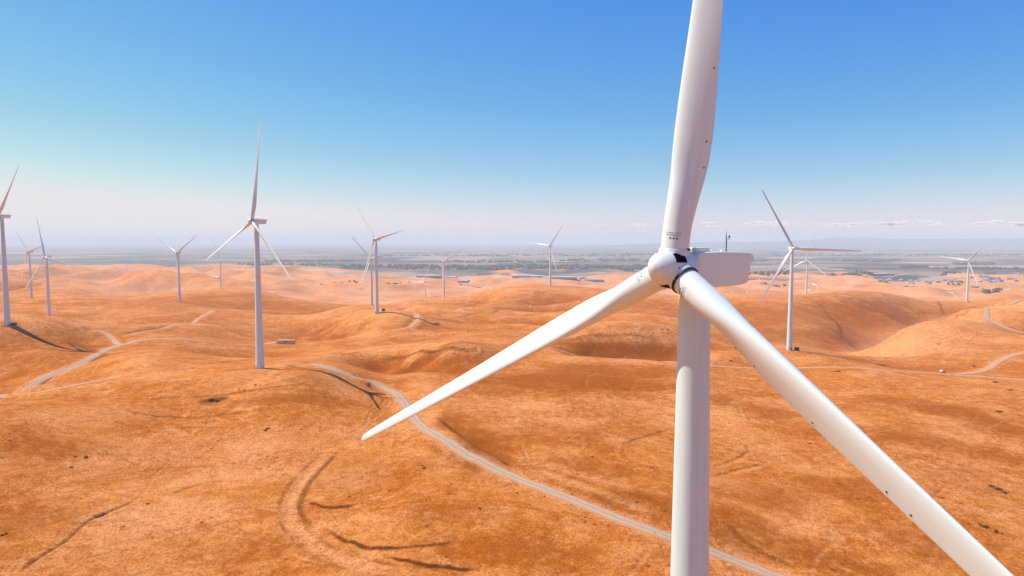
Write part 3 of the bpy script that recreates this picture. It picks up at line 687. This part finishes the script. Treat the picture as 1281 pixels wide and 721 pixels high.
MESH = {}
def part(name, bm_fn, mat, parent, smooth=True, key=None, loc=None, mtx=None):
    key = key or name
    if key not in MESH:
        bm = bm_fn(); me = bpy.data.meshes.new(name); bmesh.ops.recalc_face_normals(bm, faces=bm.faces); bm.to_mesh(me); bm.free(); me.materials.append(mat)
        if smooth:
            me.polygons.foreach_set('use_smooth', [True] * len(me.polygons))
            try: me.set_sharp_from_angle(angle=math.radians(38))
            except Exception: pass
        MESH[key] = me
    o = link(name, MESH[key], None, parent)
    if mtx is not None: o.matrix_local = mtx
    elif loc is not None: o.location = loc
    return o

def opening_mesh(ang_y, y0, y1, half, dark_r=1.125):
    """a dark access opening in the spinner skin: a curved plate 4 mm proud, with its rim"""
    bm = bmesh.new(); rows = []
    prof = [(-1.0, 1.03), (-.6, 1.12), (0, 1.12), (.45, 1.07), (.85, .95), (1.2, .74)]
    for q in range(7):
        a = ang_y + half * (q / 3 - 1); row = []
        for p in range(5):
            ax = y0 + (y1 - y0) * p / 4; R = np.interp(ax, [c[0] for c in prof], [c[1] for c in prof]) + .015
            row.append(bm.verts.new((R * math.sin(a), -ax, R * math.cos(a))))
        rows.append(row)
    for a, b in zip(rows, rows[1:]):
        for p in range(4): bm.faces.new((a[p], a[p + 1], b[p + 1], b[p]))
    r = bmesh.ops.solidify(bm, geom=list(bm.faces), thickness=.03)
    return bm

def turbine(hub_xyz, yaw_deg, theta_deg, label, detail=2, scale=1.0):
    a = math.radians(yaw_deg)
    ax_h = Vector((-math.sin(a), -math.cos(a), 0))
    base = Vector(hub_xyz) - ax_h * OVER * scale - Vector((0, 0, HUBZ * scale))
    root = empty('wind_turbine', base, -a); root.scale = (scale,) * 3
    tag(root, label, 'wind turbine', 'wind turbines standing across the hills')
    part('tower', tower_mesh, M_TOWER, root)
    if detail >= 1:
        dr = part('door', door_mesh, M_NAC, root, smooth=False); part('steps', steps_mesh, M_DARK, root, smooth=False)
    nac = part('nacelle', nacelle_mesh, M_NAC, root, loc=(0, -OVER, HUBZ))
    if detail >= 1:
        part('roof_hatch', hatch_mesh, M_HUB, nac); part('weather_mast', mast_mesh, M_DARK, nac)
    R0 = Matrix.Translation((0, -OVER, HUBZ)) @ Matrix.Rotation(-TILT, 4, 'X')
    th = math.radians(theta_deg)
    Rt = R0 @ Matrix.Rotation(th, 4, 'Y')
    hub = part('rotor_hub', hub_mesh, M_HUB, root, mtx=Rt)
    if detail >= 1:
        for k in range(3):
            o = part('access_opening', lambda: opening_mesh(math.radians(52), .08, .80, .30), M_BLACK, hub, key='opening'); o.rotation_euler = (0, k * 2 * math.pi / 3, 0)
    if detail >= 2:
        part('hatch', lambda: opening_mesh(math.radians(-25), .95, 1.05, .10), M_DARK, hub, key='slit')
        part('seal', lambda: opening_mesh(math.radians(172), -.35, .05, .30), M_OCHRE, hub, key='ochre')
        for q_, (a_, y_) in enumerate(((100, .55), (86, .62), (112, .30))):
            part('port', lambda: opening_mesh(math.radians(a_), y_, y_ + .07, .035), M_INK, hub, key='port%d' % q_)
    for k in range(3):
        b = part('blade', blade_mesh, M_BLADE, root, mtx=Rt @ Matrix.Rotation(k * 2 * math.pi / 3, 4, 'Y') @ Matrix.Rotation(math.radians(.5), 4, 'X'))
        if detail >= 1: part('root_seal_shade', lambda: seal_shade_mesh((80, 178, 60)[k]), M_BLACK, b, key='seal%d' % k)  # black seal ring; unequal arcs also put in the shade of the gap
        if detail >= 2:
            for q, (r, s, u) in enumerate(((5.6, .9, 1), (7.0, .86, 1), (10.9, .87, 1), (15.0, .85, 1), (16.2, .86, 1), (7.0, .86, -1), (10.9, .87, -1))):
                part('lightning_receptor', lambda: receptor_mesh(r, s, u), M_DARK, b, key='rec%d' % q)
            part('root_lettering', lambda: marking_mesh(math.radians(-60)), M_INK, b, key='mark', smooth=False)
    return root, base

def at(px, py, Y):
    d = ray_dir(px, py) * Y; return Vector((d[0], d[1], d[2] + CZ))

turbine(at(841, 336, 37.8), 52.8, 3.6, 'huge white wind turbine up close, its blades running out of the picture', 2)
turbine(at(315, 277, 280), 40, 5, 'tall turbine on the knoll beside the gravel road bend, one blade straight up', 1)
turbine(at(992.5, 311, 412), 3, 92, 'turbine on the flat bench before the big round brown hill, blade pointing level right', 1)
turbine(at(-3, 270.5, 388), 36, 48, 'turbine cut by the left picture edge with its long shadow down the slope', 1)
turbine(at(468, 299.5, 565), 40, 79, 'nearer and taller of the two turbines that overlap in the middle left', 1)
TURB = [
 ((463.7, 324), 880, 12, 77, 1, 'farther turbine half hidden behind the taller one beside it'),
 ((55.5, 321.7), 640, 25, 100, 1, 'turbine on the left ridge with a long blade reaching steeply up and one out right'),
 ((34.5, 315.5), 880, 26, 76, 1, 'turbine just behind another on the left ridge, slightly smaller and left of it'),
 ((221, 316.5), 820, 24, 57, 1, 'turbine alone on the mound over the curved dirt track, two blades raised in a V'),
 ((274.5, 325), 1272, 26, 92, 1, 'turbine rising from behind the mound, crossed by the tall turbine\'s lower left blade'),
 ((273.7, 347), 1557, 37, 33, 1, 'low distant turbine peeping out directly behind another turbine beyond the mound'),
 ((531, 352.5), 1353, 46, 25, 1, 'short looking distant turbine left of the one with raised V blades, one blade up'),
 ((554.5, 327.5), 1080, 20, 59, 1, 'turbine in the middle with two blades spread in a wide V before the plain'),
 ((687.5, 307.5), 985, 40, 36, 1, 'turbine alone on top of the broad central hill'),
 ((1009, 325.6), 1040, 52, 3, 1, 'turbine standing close behind the bench turbine, one blade straight up'),
 ((1211.3, 326), 1000, 50, 38, 1, 'turbine alone on the right hill beside the curved road, blade up to the right'),
 ((615, 362), 1420, 25, 60, .65, 'tiny turbine on the pale flats left of the central hill'),
 ((1013.8, 361.6), 1420, 26, 114, .79, 'small turbine behind the big brown hill, one blade up, hard by the bench turbines'),
 ((1022.5, 357), 1440, 61, 40, .70, 'small turbine right of the pair behind the brown hill, blade tilted up right'),
 ((917, 363.4), 1400, 11, 105, .36, 'tiny turbine left of two under the big nacelle\'s end'),
 ((935, 360.6), 1400, 31, 68, .49, 'tiny turbine right of two under the big nacelle\'s end'),
 ((1122.5, 358), 1480, 5, 57, .58, 'small turbine behind the right shoulder of the brown hill by a car park strip'),
 ((1194, 367.2), 1350, 60, 39, .46, 'tiny turbine low down just left of the right hill turbine'),
 ((410, 371), 1500, 12, 8, .30, 'tiny turbine low on the pale flats right of the tall knoll turbine'),
 ((299.5, 360), 1600, 20, 8, .36, 'tiny pale turbine beyond the mound between two taller ones'),
 ((815.5, 356), 1350, 25, 20, .36, 'tiny turbine mostly hidden under the big left blade root'),
 ((831, 356), 1300, 35, 100, .36, 'tiny turbine showing a thin tower just under the big spinner'),
]
for (px, py), Y, yaw, th, sc, lab in TURB:
    turbine(at(px, py, Y), yaw, th, lab, 1 if sc == 1 and Y < 900 else 0, sc)
# ------------------------------------------------------------------ the air between here and the horizon
FAR = [(62,332,3050,.36),(88,333,3000,.34),(104,334,3050,.30),(121,333,2950,.38),(139,334,3000,.33),(158,335,2850,.36),(172,337,2750,.34),(196,339,2650,.36),(210,340,2650,.32),(252,346,2400,.34),(268,349,2300,.30),(330,352,2100,.34),(346,356,1950,.36),
       (500,363,1680,.34),(520,366,1600,.33),(590,362,1650,.34),(602,366,1560,.36),(655,352,2000,.3),(762,360,1750,.36),(778,364,1600,.38),(950,367,1500,.36),(1062,356,1950,.36),(1078,360,1800,.38),(1150,364,1700,.34),(1168,369,1500,.38),(1262,371,1450,.36)]
for q, (px, py, Y, sc) in enumerate(FAR):
    d = ray_dir(px, py) * Y; g = float(ground_z(d[0], d[1])[0])
    t, _b = turbine((d[0], d[1], g + HUBZ * sc), 20 + 9 * (q % 4), (q * 47) % 120, 'tiny white turbine, one of many scattered over the far pale hills', 0, sc); t['group'] = 'tiny turbines scattered over the far pale hills'
def haze_box(density, colour):
    bm = bmesh.new(); z0, z1 = float(TZ.min()) - 1.0, CZ + 110.0
    add_box(bm, (0, 0, (z0 + z1) / 2), (66000, 66000, z1 - z0))
    m = bpy.data.materials.new('summer_haze'); m.use_nodes = True; nt = m.node_tree; nt.nodes.clear()
    o = nt.nodes.new('ShaderNodeOutputMaterial'); v = nt.nodes.new('ShaderNodeVolumePrincipled')
    v.inputs['Color'].default_value = (*colour, 1); v.inputs['Density'].default_value = density; v.inputs['Anisotropy'].default_value = 0.0
    nt.links.new(v.outputs[0], o.inputs['Volume'])
    return tag(bm_obj('haze', bm, m, smooth=False), kind='stuff')
haze_box(1.05e-4, (.86, .925, .92))

# ------------------------------------------------------------------ smaller things on the hills
def on_ground(px, py):
    """ground point under a survey row, seated on the finished sheet"""
    h = hits([(px, py)])[0]; return Vector((h[0], h[1], float(ground_z(h[0], h[1])[0])))
M_CONT = simple('faded_tan_steel', (.70, .45, .27), .6, .2, 1.5); M_ROOF = simple('dusty_pink_roof', (.66, .46, .30), .7, .15, 1.5)
M_BLUE = simple('faded_blue_paint', (.08, .12, .30), .5, .15, 2); M_GREEN = simple('dark_green_cabinet', (.035, .04, .035), .5, .2, 2)
M_CONC = simple('weathered_concrete', (.42, .36, .30), .9, .15, 1); M_WOOD = simple('grey_weathered_wood', (.13, .10, .08), .85, .25, 2)
M_PALE = simple('pale_plastic', (.70, .66, .60), .6, .1, 2); M_GOLD = simple('yellow_enamel', (.55, .38, .05), .5, .1, 2)

p = on_ground(358, 430.5)
cont = tag(empty('storage_container', p, .06), 'long tan storage container with a blue patch beside the end of the gravel track', 'container')
bm = bmesh.new(); add_box(bm, (0, 0, 1.42), (12.0, 2.5, 2.5))
for k in range(34):
    for sy in (-1, 1): add_box(bm, (-5.6 + k * .34, sy * 1.26, 1.42), (.16, .05, 2.2))
for x in (-5.95, 5.95):
    for y in (-1.2, 1.2): add_box(bm, (x, y, 1.42), (.18, .18, 2.62))
bm_obj('body', bm, M_CONT, cont, False)
bm = bmesh.new(); add_box(bm, (0, 0, 2.75), (12.1, 2.6, .12), 0, .03); bm_obj('roof', bm, M_ROOF, cont, False)
bm = bmesh.new(); add_box(bm, (-.4, -1.31, 1.75), (2.6, .05, .8)); bm_obj('panel', bm, M_BLUE, cont, False)
for sy in (-.6, .6):
    bm = bmesh.new(); add_box(bm, (6.03, sy, 1.42), (.07, 1.1, 2.3)); add_box(bm, (6.08, sy * .5, 1.42), (.04, .05, 2.2)); bm_obj('door', bm, M_CONT, cont, False)
for x in (-4.5, 0, 4.5):
    bm = bmesh.new(); add_box(bm, (x, 0, -.15), (.5, 2.3, .66)); bm_obj('footing', bm, M_CONC, cont, False)

def cabinet(p, rz, label, mat):
    r = tag(empty('transformer_cabinet', p, rz), label, 'transformer')
    bm = bmesh.new(); add_box(bm, (0, 0, .0), (3.0, 2.6, .5), 0, .03); bm_obj('pad', bm, M_CONC, r, False)
    bm = bmesh.new(); add_box(bm, (0, 0, 1.15), (2.3, 1.6, 1.8), 0, .05); add_box(bm, (0, 0, 2.1), (2.45, 1.75, .1), 0, .02)
    for k in range(7): add_box(bm, (-.9 + k * .3, .92, 1.1), (.08, .26, 1.3))
    bm_obj('body', bm, mat, r, False)
    for sx in (-.56, .56):
        d = bmesh.new(); add_box(d, (sx, -.82, 1.1), (1.06, .04, 1.5)); dd = bm_obj('door', d, mat, r, False)
        h = bmesh.new(); add_box(h, (sx * .2, -.86, 1.15), (.05, .05, .3)); bm_obj('handle', h, M_DARK, dd, False)
def beside(px, py, Y, dx, dy):
    b = at(px, py, Y); x, y = b.x + dx, b.y + dy; return Vector((x, y, float(ground_z(x, y)[0])))
cabinet(beside(992.5, 311, 412, 4.2, 1.0), .2, 'dark transformer cabinet at the foot of the bench turbine before the round hill', M_GREEN)
cabinet(beside(-1.5, 270.5, 388, 4.9, .8), .1, 'dark transformer cabinet at the foot of the turbine by the left edge', M_GREEN)
cabinet(beside(1211.3, 326, 1000, 4.5, 1.0), -.1, 'yellowish cabinet at the foot of the right hill turbine', M_GOLD)
cabinet(beside(468, 299.5, 565, 6.0, 5.0), -.1, 'dark cabinet behind the overlapping turbine in the middle left', M_GREEN)

p = on_ground(1178, 466)
r = tag(empty('water_trough', p, .3), 'small pale water tank beside the gravel road junction', 'water tank')
bm = bmesh.new(); add_lathe(bm, [(-.2, .9), (1.3, .9), (1.45, .8), (1.62, .3), (1.66, 0)], 24); bm_obj('tank', bm, M_PALE, r)
bm = bmesh.new(); add_box(bm, (1.6, -.3, .2), (1.3, .7, .55), 0, .04); bm_obj('trough', bm, M_DARK, r, False)

def pole(p, h, label, arm=True, group=None, rz=0.0, lean=0.0, mat=None, rad_=.16):
    r = tag(empty('utility_pole' if arm else 'marker_post', p, rz), label, 'pole' if arm else 'post', group); r.rotation_euler = (lean, lean * .5, rz)
    bm = bmesh.new(); add_lathe(bm, [(-.6, rad_), (h, rad_ * .65)], 10); bm_obj('post', bm, mat or M_WOOD, r)
    if arm:
        bm = bmesh.new(); add_box(bm, (0, .14, h - .7), (2.6, .14, .14)); bm_obj('crossarm', bm, M_WOOD, r, False)
        bm = bmesh.new()
        for x in (-1.1, -.4, .4, 1.1): add_lathe(bm, [(h - .63, .05), (h - .4, .07), (h - .35, .03)], 8, Matrix.Translation((x, .14, 0)))
        o = bm_obj('insulators', bm, M_PALE, r); o['kind'] = 'stuff'; o.name = 'insulator'
    return r
pole(on_ground(586, 417.5), 6.5, 'lone thin post on the slope left of the near blade', False, lean=.02)
pole(on_ground(512, 419), 5.5, 'lone thin post with a dark foot below the small curved dirt track', False, rad_=.12)
pole(on_ground(664, 385), 5.2, 'leaning white marker post on the central hill\'s near slope', False, lean=-.22, mat=M_PALE, rad_=.45)
grp = 'utility poles across the pale flats at left'
for k, px in enumerate((22, 46, 71, 81, 86, 92, 96, 117, 127, 139, 150, 181)):
    Y = 1130 + 60 * math.sin(k * 2.3); d = ray_dir(px, 370) * Y
    pole(Vector((d[0], d[1], float(ground_z(d[0], d[1])[0]))), 10.5, 'thin utility pole in the row across the pale flats behind the left ridge', True, grp, .4)
grp2 = 'utility poles in the middle distance'
for k, (px, Y) in enumerate(((352, 1650), (372, 1720), (392, 1800), (414, 1880), (432, 1960), (605, 1500), (625, 1560))):
    d = ray_dir(px, 370) * Y
    pole(Vector((d[0], d[1], float(ground_z(d[0], d[1])[0]))), 13, 'thin utility pole in the line over the pale flats beyond the tall knoll turbine', True, grp2, .9)

# dry shrubs: a bush of many small leaf faces on short stems
M_SHRUB = simple('dry_dark_leaves', (.055, .030, .010), .9, .4, 1.2)
def shrub_mesh(seed, n=260):
    rs = random.Random(seed); bm = bmesh.new()
    for k in range(n):
        a, u = rs.uniform(0, 6.283), rs.random() ** .5
        lob = 1 + .3 * math.sin(3 * a + seed) + .2 * math.sin(5 * a)
        x, y = u * lob * math.cos(a), u * lob * math.sin(a) * .8; z = rs.uniform(.02, .75) * (1 - .6 * u * u) + rs.uniform(-.05, .05)
        s_ = rs.uniform(.07, .16); d = Vector((rs.gauss(0, 1), rs.gauss(0, 1), rs.gauss(0, .7))).normalized(); e = d.orthogonal().normalized(); f = d.cross(e)
        c = Vector((x, y, z)); bm.faces.new([bm.verts.new(c + e * s_), bm.verts.new(c + f * s_ * .5), bm.verts.new(c - e * s_), bm.verts.new(c - f * s_ * .5)])
    for k in range(8):
        a = rs.uniform(0, 6.28); add_box(bm, (.3 * math.cos(a), .3 * math.sin(a), .15), (.04, .04, .4), a)
    me = bpy.data.meshes.new('dry_shrub'); bm.to_mesh(me); bm.free(); me.materials.append(M_SHRUB); return me
SH = [shrub_mesh(k) for k in range(4)]
spots = [(647,617.5,4),(633,607.5,3),(664,619.5,3),(681,621,4),(601,637,4),(671,638,3),(704,642,3),(719,652,3),(732,648,4),(732,653,4),(744,657,4),(761,658,4),(819,667.5,4),(827,684,4),(837,707,4),
 (600,636,4),(531,586,5),(528,583,4),(1013,555,4),(1240,609,6),(1249,613,8),(1257,617,6),(1226,657,6),(1232,660,8),(1246,666,7),(1253,668,4),(1049,466,5),(1045,465.5,4),(1245,480,5),(1264,490,5),(1249,516,6),(1253,515.5,4),(1053,419,3),(1051,412,3),(1049,407,2.5),(1047,403,2.5),
 (1218.5,458,4),(115,402.5,2.5),(121,406,3),(94,572,4),(107.5,573,6),(89,585,5),(185,630.5,5),(320,482,4),(299,487.5,3),(737,555.5,4),(741,572,5),(639,411,3),(835,420.5,5),(828,420,3),(3,670,5),(8,668,5),(265,502,9),(272,502.5,7),(335,537,6),(332,539,5),(306,489,3),(914,452.5,5),(1052,416,2.5),(1174,432,3)]
rs = random.Random(11)
for k, (px, py, w) in enumerate(spots):
    p = on_ground(px, py); d = math.hypot(p.x, p.y)
    o = link('dry_shrub', SH[k % 4]); o.location = p - Vector((0, 0, .05)); f = w * d / 853 * .5
    o.scale = (f, f * rs.uniform(.7, 1), f * rs.uniform(.8, 1.1)); o.rotation_euler = (0, 0, rs.uniform(0, 6.28))
    tag(o, 'low dark dry shrub dotting the orange grass slopes', 'shrub', 'dry shrubs dotting the grass slopes')

# ------------------------------------------------------------------ the plain: woods, groves, sheds, houses, parked cars
M_FOL = simple('far_foliage', (.050, .065, .040), .9, .45, .02)
def blob_mesh(name, spots, mat):
    """a wood as a mass of uneven crowns (x, y, radius, height)"""
    t = bmesh.new(); bmesh.ops.create_icosphere(t, subdivisions=2, radius=1.0); bv = np.array([v.co[:] for v in t.verts]); bf = np.array([[v.index for v in f.verts] for f in t.faces]); t.free()
    V, Fc = [], []; o = 0
    for x, y, r, h in spots:
        j = 1 + .28 * perlin(bv[:, 0] * 2.3 + x * .37, bv[:, 1] * 2.3 + bv[:, 2] * 1.7 + y * .21) * 2
        v = bv * j[:, None] * np.array([r, r, h * .55]); g = float(ground_z(x, y)[0])
        V.append(v + np.array([x, y, g + h * .42])); Fc.append(bf + o); o += len(bv)
    me = grid_mesh(name, np.vstack(V), np.vstack(Fc), smooth=False); return link(name, me, mat)
def plain_pt(px, py):
    Y = 853 * 131.5 / (py - 302.0); return (px - 640.5) / 853 * Y, Y
rn = np.random.default_rng(8); sp = []
for x0, x1, y0, y1, n in ((505,840,332.5,338.5,1500),(430,520,333,336.5,160),(290,430,331,333.5,110),(560,700,327,328.5,160),(700,840,325,327,130),(900,960,326,328,50),(1040,1125,325.5,327.5,120),(1190,1245,329.5,331.5,100),(1125,1290,336,338,170),(1120,1160,333.5,335,40),
                          (1180,1200,343.5,345,26),(1232,1246,343,346,24),(1040,1080,347.5,349,46),(1078,1092,344.5,346.5,24),(1070,1085,343,345,18),(930,990,345,347,30),(330,440,326,327.5,80),(960,1280,318,320,160),(480,900,318,321,260)):
    for k in range(n):
        px = rn.uniform(x0, x1); py = rn.uniform(y0, y1)
        if perlin(np.array([px / 13.0]), np.array([py / 1.7]))[0] < -.12: continue
        x, y = plain_pt(px, py); r = rn.uniform(5, 10) * (1 + max(0, y - 3500) / 4000); sp.append((x, y, r, rn.uniform(7, 13)))
tag(blob_mesh('far_woods', sp, M_FOL), 'dark belts of trees crossing the hazy plain', None, None, 'stuff')
for x0, x1, y0, y1, n, lab in ((1098,1117,360.5,364,34,'dark grove of trees beside the car park strip behind the brown hill'),(1244,1256,366,369.5,20,'dark grove on the pale flats right of the right hill turbine, the upper one'),(1230,1252,372,375.5,26,'dark grove low on the pale flats by the right edge, the lower one'),
                              (1186,1206,357,361,26,'dark grove of trees left of the right hill turbine\'s tower'),(1216,1230,361,364,16,'small grove just right of the right hill turbine\'s tower'),(1051,1071,353,355.5,30,'long low grove on the pale flats above the brown hill'),(950,976,361,364,26,'low grove on the pale flats behind the bench turbine\'s lowered blade'),(981,990,358,361.5,14,'small grove left of the bench turbine\'s tower'),
                              (571,604,362,364,26,'long thin line of trees on the pale flats left of the central hill'),(400,458,362.5,365.5,40,'grey green tree line on the pale flats beyond the tall knoll turbine'),(476,512,362.5,365.5,30,'grey green tree line right of the two overlapping turbines')):
    sp = []
    for k in range(n):
        x, y = plain_pt(rn.uniform(x0, x1), rn.uniform(y0, y1)); sp.append((x, y, rn.uniform(2.2, 4.0), rn.uniform(3, 5)))
    tag(blob_mesh('tree_grove', sp, M_FOL), lab, None, None, 'stuff')

M_SHED = simple('pale_shed_cladding', (.34, .34, .36), .6, .08, .05); M_SHEDROOF = simple('white_shed_roof', (.46, .46, .47), .55, .06, .05); M_TILE = simple('grey_brown_roof', (.24, .19, .17), .8, .25, .1)
def gable(bm, L, Wd, h, rise):
    x, y = L / 2, Wd / 2; v = [bm.verts.new(q) for q in ((-x, -y, 0), (x, -y, 0), (x, y, 0), (-x, y, 0), (-x, -y, h), (x, -y, h), (x, y, h), (-x, y, h), (-x, 0, h + rise), (x, 0, h + rise))]
    for q in ((0, 1, 5, 4), (1, 2, 6, 9, 5), (2, 3, 7, 6), (3, 0, 4, 8, 7)): bm.faces.new([v[k] for k in q])
    w = [bm.verts.new(q) for q in ((-x - .6, -y - .6, h + .05), (x + .6, -y - .6, h + .05), (x + .6, 0, h + rise + .25), (-x - .6, 0, h + rise + .25), (x + .6, y + .6, h + .05), (-x - .6, y + .6, h + .05))]
    f1 = bm.faces.new((w[0], w[1], w[2], w[3])); f2 = bm.faces.new((w[3], w[2], w[4], w[5])); f1.material_index = f2.material_index = 1
def building(name, L, Wd, h, rise, m1, m2):
    bm = bmesh.new(); gable(bm, L, Wd, h, rise); me = bpy.data.meshes.new(name); bm.to_mesh(me); bm.free(); me.materials.append(m1); me.materials.append(m2); return me
SHED = [building('warehouse', L, Wd, h, r, M_SHED, M_SHEDROOF) for L, Wd, h, r in ((80, 34, 8, 1.8), (56, 30, 7, 1.6), (40, 24, 7, 1.5), (105, 36, 8, 2.0))]
for k, (px, py) in enumerate(((522,350),(536,349),(548,351),(505,350.5),(565,352),(575,349),(585,351),(598,349.5),(610,352.5),(622,350.5),(632,348),(640,351.5),(652,350),(664,348),(672,351.5),(655,346),(698,350.5),(707,352.5),(716,349.5),(728,351),(738,349),(724,347),(690,348.5),(628,354),(580,355),(705,355),(672,344),(690,345),(742,353),(555,346),(1126,344.5),(1110,346),(1142,345.5),(1095,345))):
    if k % 3 == 2: continue
    x, y = plain_pt(px, py)
    o = link('warehouse', SHED[(k * 7) % 4]); o.scale = (.8, .8, .7); o.location = (x, y, float(ground_z(x, y)[0]) - .5); o.rotation_euler = (0, 0, rn.uniform(-.15, .15) + (math.pi / 2 if k % 5 == 4 else 0))
    tag(o, 'long pale flat roofed warehouse in the sheds out on the hazy plain', 'warehouse', 'warehouses out on the plain')
HOUSE = [building('house', L, Wd, h, r, M_SHED, M_TILE if q else M_SHEDROOF) for q, (L, Wd, h, r) in enumerate(((18, 12, 5, 2), (14, 11, 4, 3), (16, 10, 6, 3), (12, 10, 4, 2)))]
for k in range(60):
    px, py = (rn.uniform(1075, 1285), rn.uniform(349, 357)) if k < 60 else (rn.uniform(480, 520) if k % 2 else rn.uniform(405, 455), rn.uniform(361, 366))
    x, y = plain_pt(px, py); o = link('house', HOUSE[k % 4]); o.location = (x, y, float(ground_z(x, y)[0]) - .4); o.rotation_euler = (0, 0, rn.uniform(0, 3.14))
    tag(o, 'small house or shed in the scattered settlement below the plain\'s fields', 'house', 'houses scattered on the plain')

# paved strip with parked cars behind the brown hill
a, b = np.array(plain_pt(1102, 367.5)), np.array(plain_pt(1142, 375)); n = 24; t = np.linspace(0, 1, n)[:, None]; mid_ = a + (b - a) * t; nn = np.array([-(b - a)[1], (b - a)[0]]) / np.hypot(*(b - a))
V = np.vstack([mid_ - nn * 13, mid_ + nn * 13]); V = np.c_[V, ground_z(V[:, 0], V[:, 1]) + .45]
Fq = np.array([[k, k + 1, n + k + 1, n + k] for k in range(n - 1)]); M_ASPH = simple('worn_asphalt', (.10, .10, .105), .9, .2, .3)
tag(link('car_park', grid_mesh('car_park', V, Fq), M_ASPH), kind='structure')
PAINTS = [simple('car_paint', c, .35, .03) for c in ((.7, .7, .7), (.05, .06, .09), (.30, .31, .33), (.02, .02, .02))]; M_GLASS = simple('dark_glass', (.02, .025, .03), .1, .1)
def car_proto(mat):
    r = empty('parked_car', (0, 0, 0))
    bm = bmesh.new(); add_box(bm, (0, 0, .62), (4.5, 1.8, .66), 0, .14); bm_obj('body', bm, mat, r)
    bm = bmesh.new(); add_box(bm, (-.2, 0, 1.18), (2.5, 1.6, .55), 0, .16); bm_obj('cabin', bm, M_GLASS, r)
    for x in (-1.35, 1.35):
        for y in (-.82, .82):
            bm = bmesh.new(); add_lathe(bm, [(-.1, .33), (.1, .33)], 14, Matrix.Translation((x, y, .33)) @ RX); bm_obj('wheel', bm, M_BLACK, r)
    return r
protos = [car_proto(m) for m in PAINTS]
for k in range(44):
    src = protos[k % 4]
    if k < 4: o = src
    else:
        o = src.copy(); COL.objects.link(o)
        for ch in src.children: c = ch.copy(); COL.objects.link(c); c.parent = o
    u = (k // 2 + .5) / 22 + rn.uniform(-.008, .008); q = a + (b - a) * u + nn * (-7 if k % 2 else 7)
    o.location = (q[0], q[1], float(ground_z(q[0], q[1])[0]) + .47); o.rotation_euler = (0, 0, math.atan2(nn[1], nn[0]) + rn.uniform(-.05, .05))
    tag(o, 'parked car in the far rows on the paved strip behind the brown hill', 'car', 'cars parked on the paved strip')

# ------------------------------------------------------------------ far ridge at the edge of sight and the fair-weather clouds
n1_, n2_ = 200, 14; xs = np.linspace(-3000, 15000, n1_); ys = np.linspace(13200, 17500, n2_)
XX, YY = np.meshgrid(xs, ys, indexing='ij'); prof_ = np.sin(np.pi * np.clip((YY - 13200) / 4300, 0, 1))
env = smooth01((XX - 1200) / 2500) * (.55 + .45 * smooth01((XX - 5000) / 2500))
ZZ = 1 + env * prof_ * np.clip(185 + 90 * perlin(XX / 1500, YY / 1500) + 45 * perlin(XX / 420, YY / 420), 0, 236)
ZZ[:, 0] = ZZ[:, -1] = -2; ZZ[0] = ZZ[-1] = -2
ii_, jj_ = np.meshgrid(np.arange(n1_ - 1), np.arange(n2_ - 1), indexing='ij'); Fq = np.stack([ii_ * n2_ + jj_, (ii_ + 1) * n2_ + jj_, (ii_ + 1) * n2_ + jj_ + 1, ii_ * n2_ + jj_ + 1], -1).reshape(-1, 4)
tag(link('far_hills', grid_mesh('far_hills', np.c_[XX.ravel(), YY.ravel(), ZZ.ravel()], Fq), simple('far_scrub', (.10, .11, .08), .9, .3, .002)), kind='structure')

M_CLOUD = bpy.data.materials.new('thin_cloud'); M_CLOUD.use_nodes = True; nt = M_CLOUD.node_tree
nt.nodes.remove(nt.nodes['Principled BSDF']); mo = nt.nodes['Material Output']
df = N(nt, 'ShaderNodeBsdfDiffuse'); tl = N(nt, 'ShaderNodeBsdfTranslucent'); tr_ = N(nt, 'ShaderNodeBsdfTransparent'); m1 = N(nt, 'ShaderNodeMixShader'); m2 = N(nt, 'ShaderNodeMixShader')
for q in (df, tl): q.inputs[0].default_value = (.95, .95, .95, 1)
upn = N(nt, 'ShaderNodeCombineXYZ', Z=1.0); nt.links.new(upn.outputs[0], df.inputs['Normal']); m1.inputs[0].default_value = .25
nt.links.new(df.outputs[0], m1.inputs[1]); nt.links.new(tl.outputs[0], m1.inputs[2]); nt.links.new(tr_.outputs[0], m2.inputs[1]); nt.links.new(m1.outputs[0], m2.inputs[2]); nt.links.new(m2.outputs[0], mo.inputs['Surface'])
lw = N(nt, 'ShaderNodeTexNoise', Scale=.0022, Detail=6.0, Roughness=.65); geo_ = N(nt, 'ShaderNodeNewGeometry'); nt.links.new(geo_.outputs['Position'], lw.inputs['Vector'])
nt.links.new(ramp(nt, lw.outputs[0], [(.40, 0.), (.62, .15)]), m2.inputs[0])
sp = []
for k in range(230):
    px = rn.uniform(860, 1300) if k < 190 else rn.uniform(520, 860); f = perlin(np.array([px / 40.0]), np.array([3.3]))[0]
    if f < -.18: continue
    Y = 46000 + rn.uniform(-1500, 1500); el = (302 - (281 + rn.uniform(-1.2, 1.2) - f * 6)) / 853 * Y
    sp.append(((px - 640.5) / 853 * Y, Y, rn.uniform(220, 520), rn.uniform(120, 240) * (1 if k < 190 else .5), el))
t = bmesh.new(); bmesh.ops.create_icosphere(t, subdivisions=3, radius=1.0); bv = np.array([v.co[:] for v in t.verts]); bf = np.array([[v.index for v in f.verts] for f in t.faces]); t.free()
V, Fc, o_ = [], [], 0
for x, y, r, h, el in sp:
    j = 1 + .5 * perlin(bv[:, 0] * 1.7 + x * .01, bv[:, 1] * 1.7 + bv[:, 2] * 2.1); V.append(bv * j[:, None] * np.array([r, r, h * .6]) + np.array([x, y, CZ + el])); Fc.append(bf + o_); o_ += len(bv)
tag(link('clouds', grid_mesh('clouds', np.vstack(V), np.vstack(Fc)), M_CLOUD), kind='stuff')
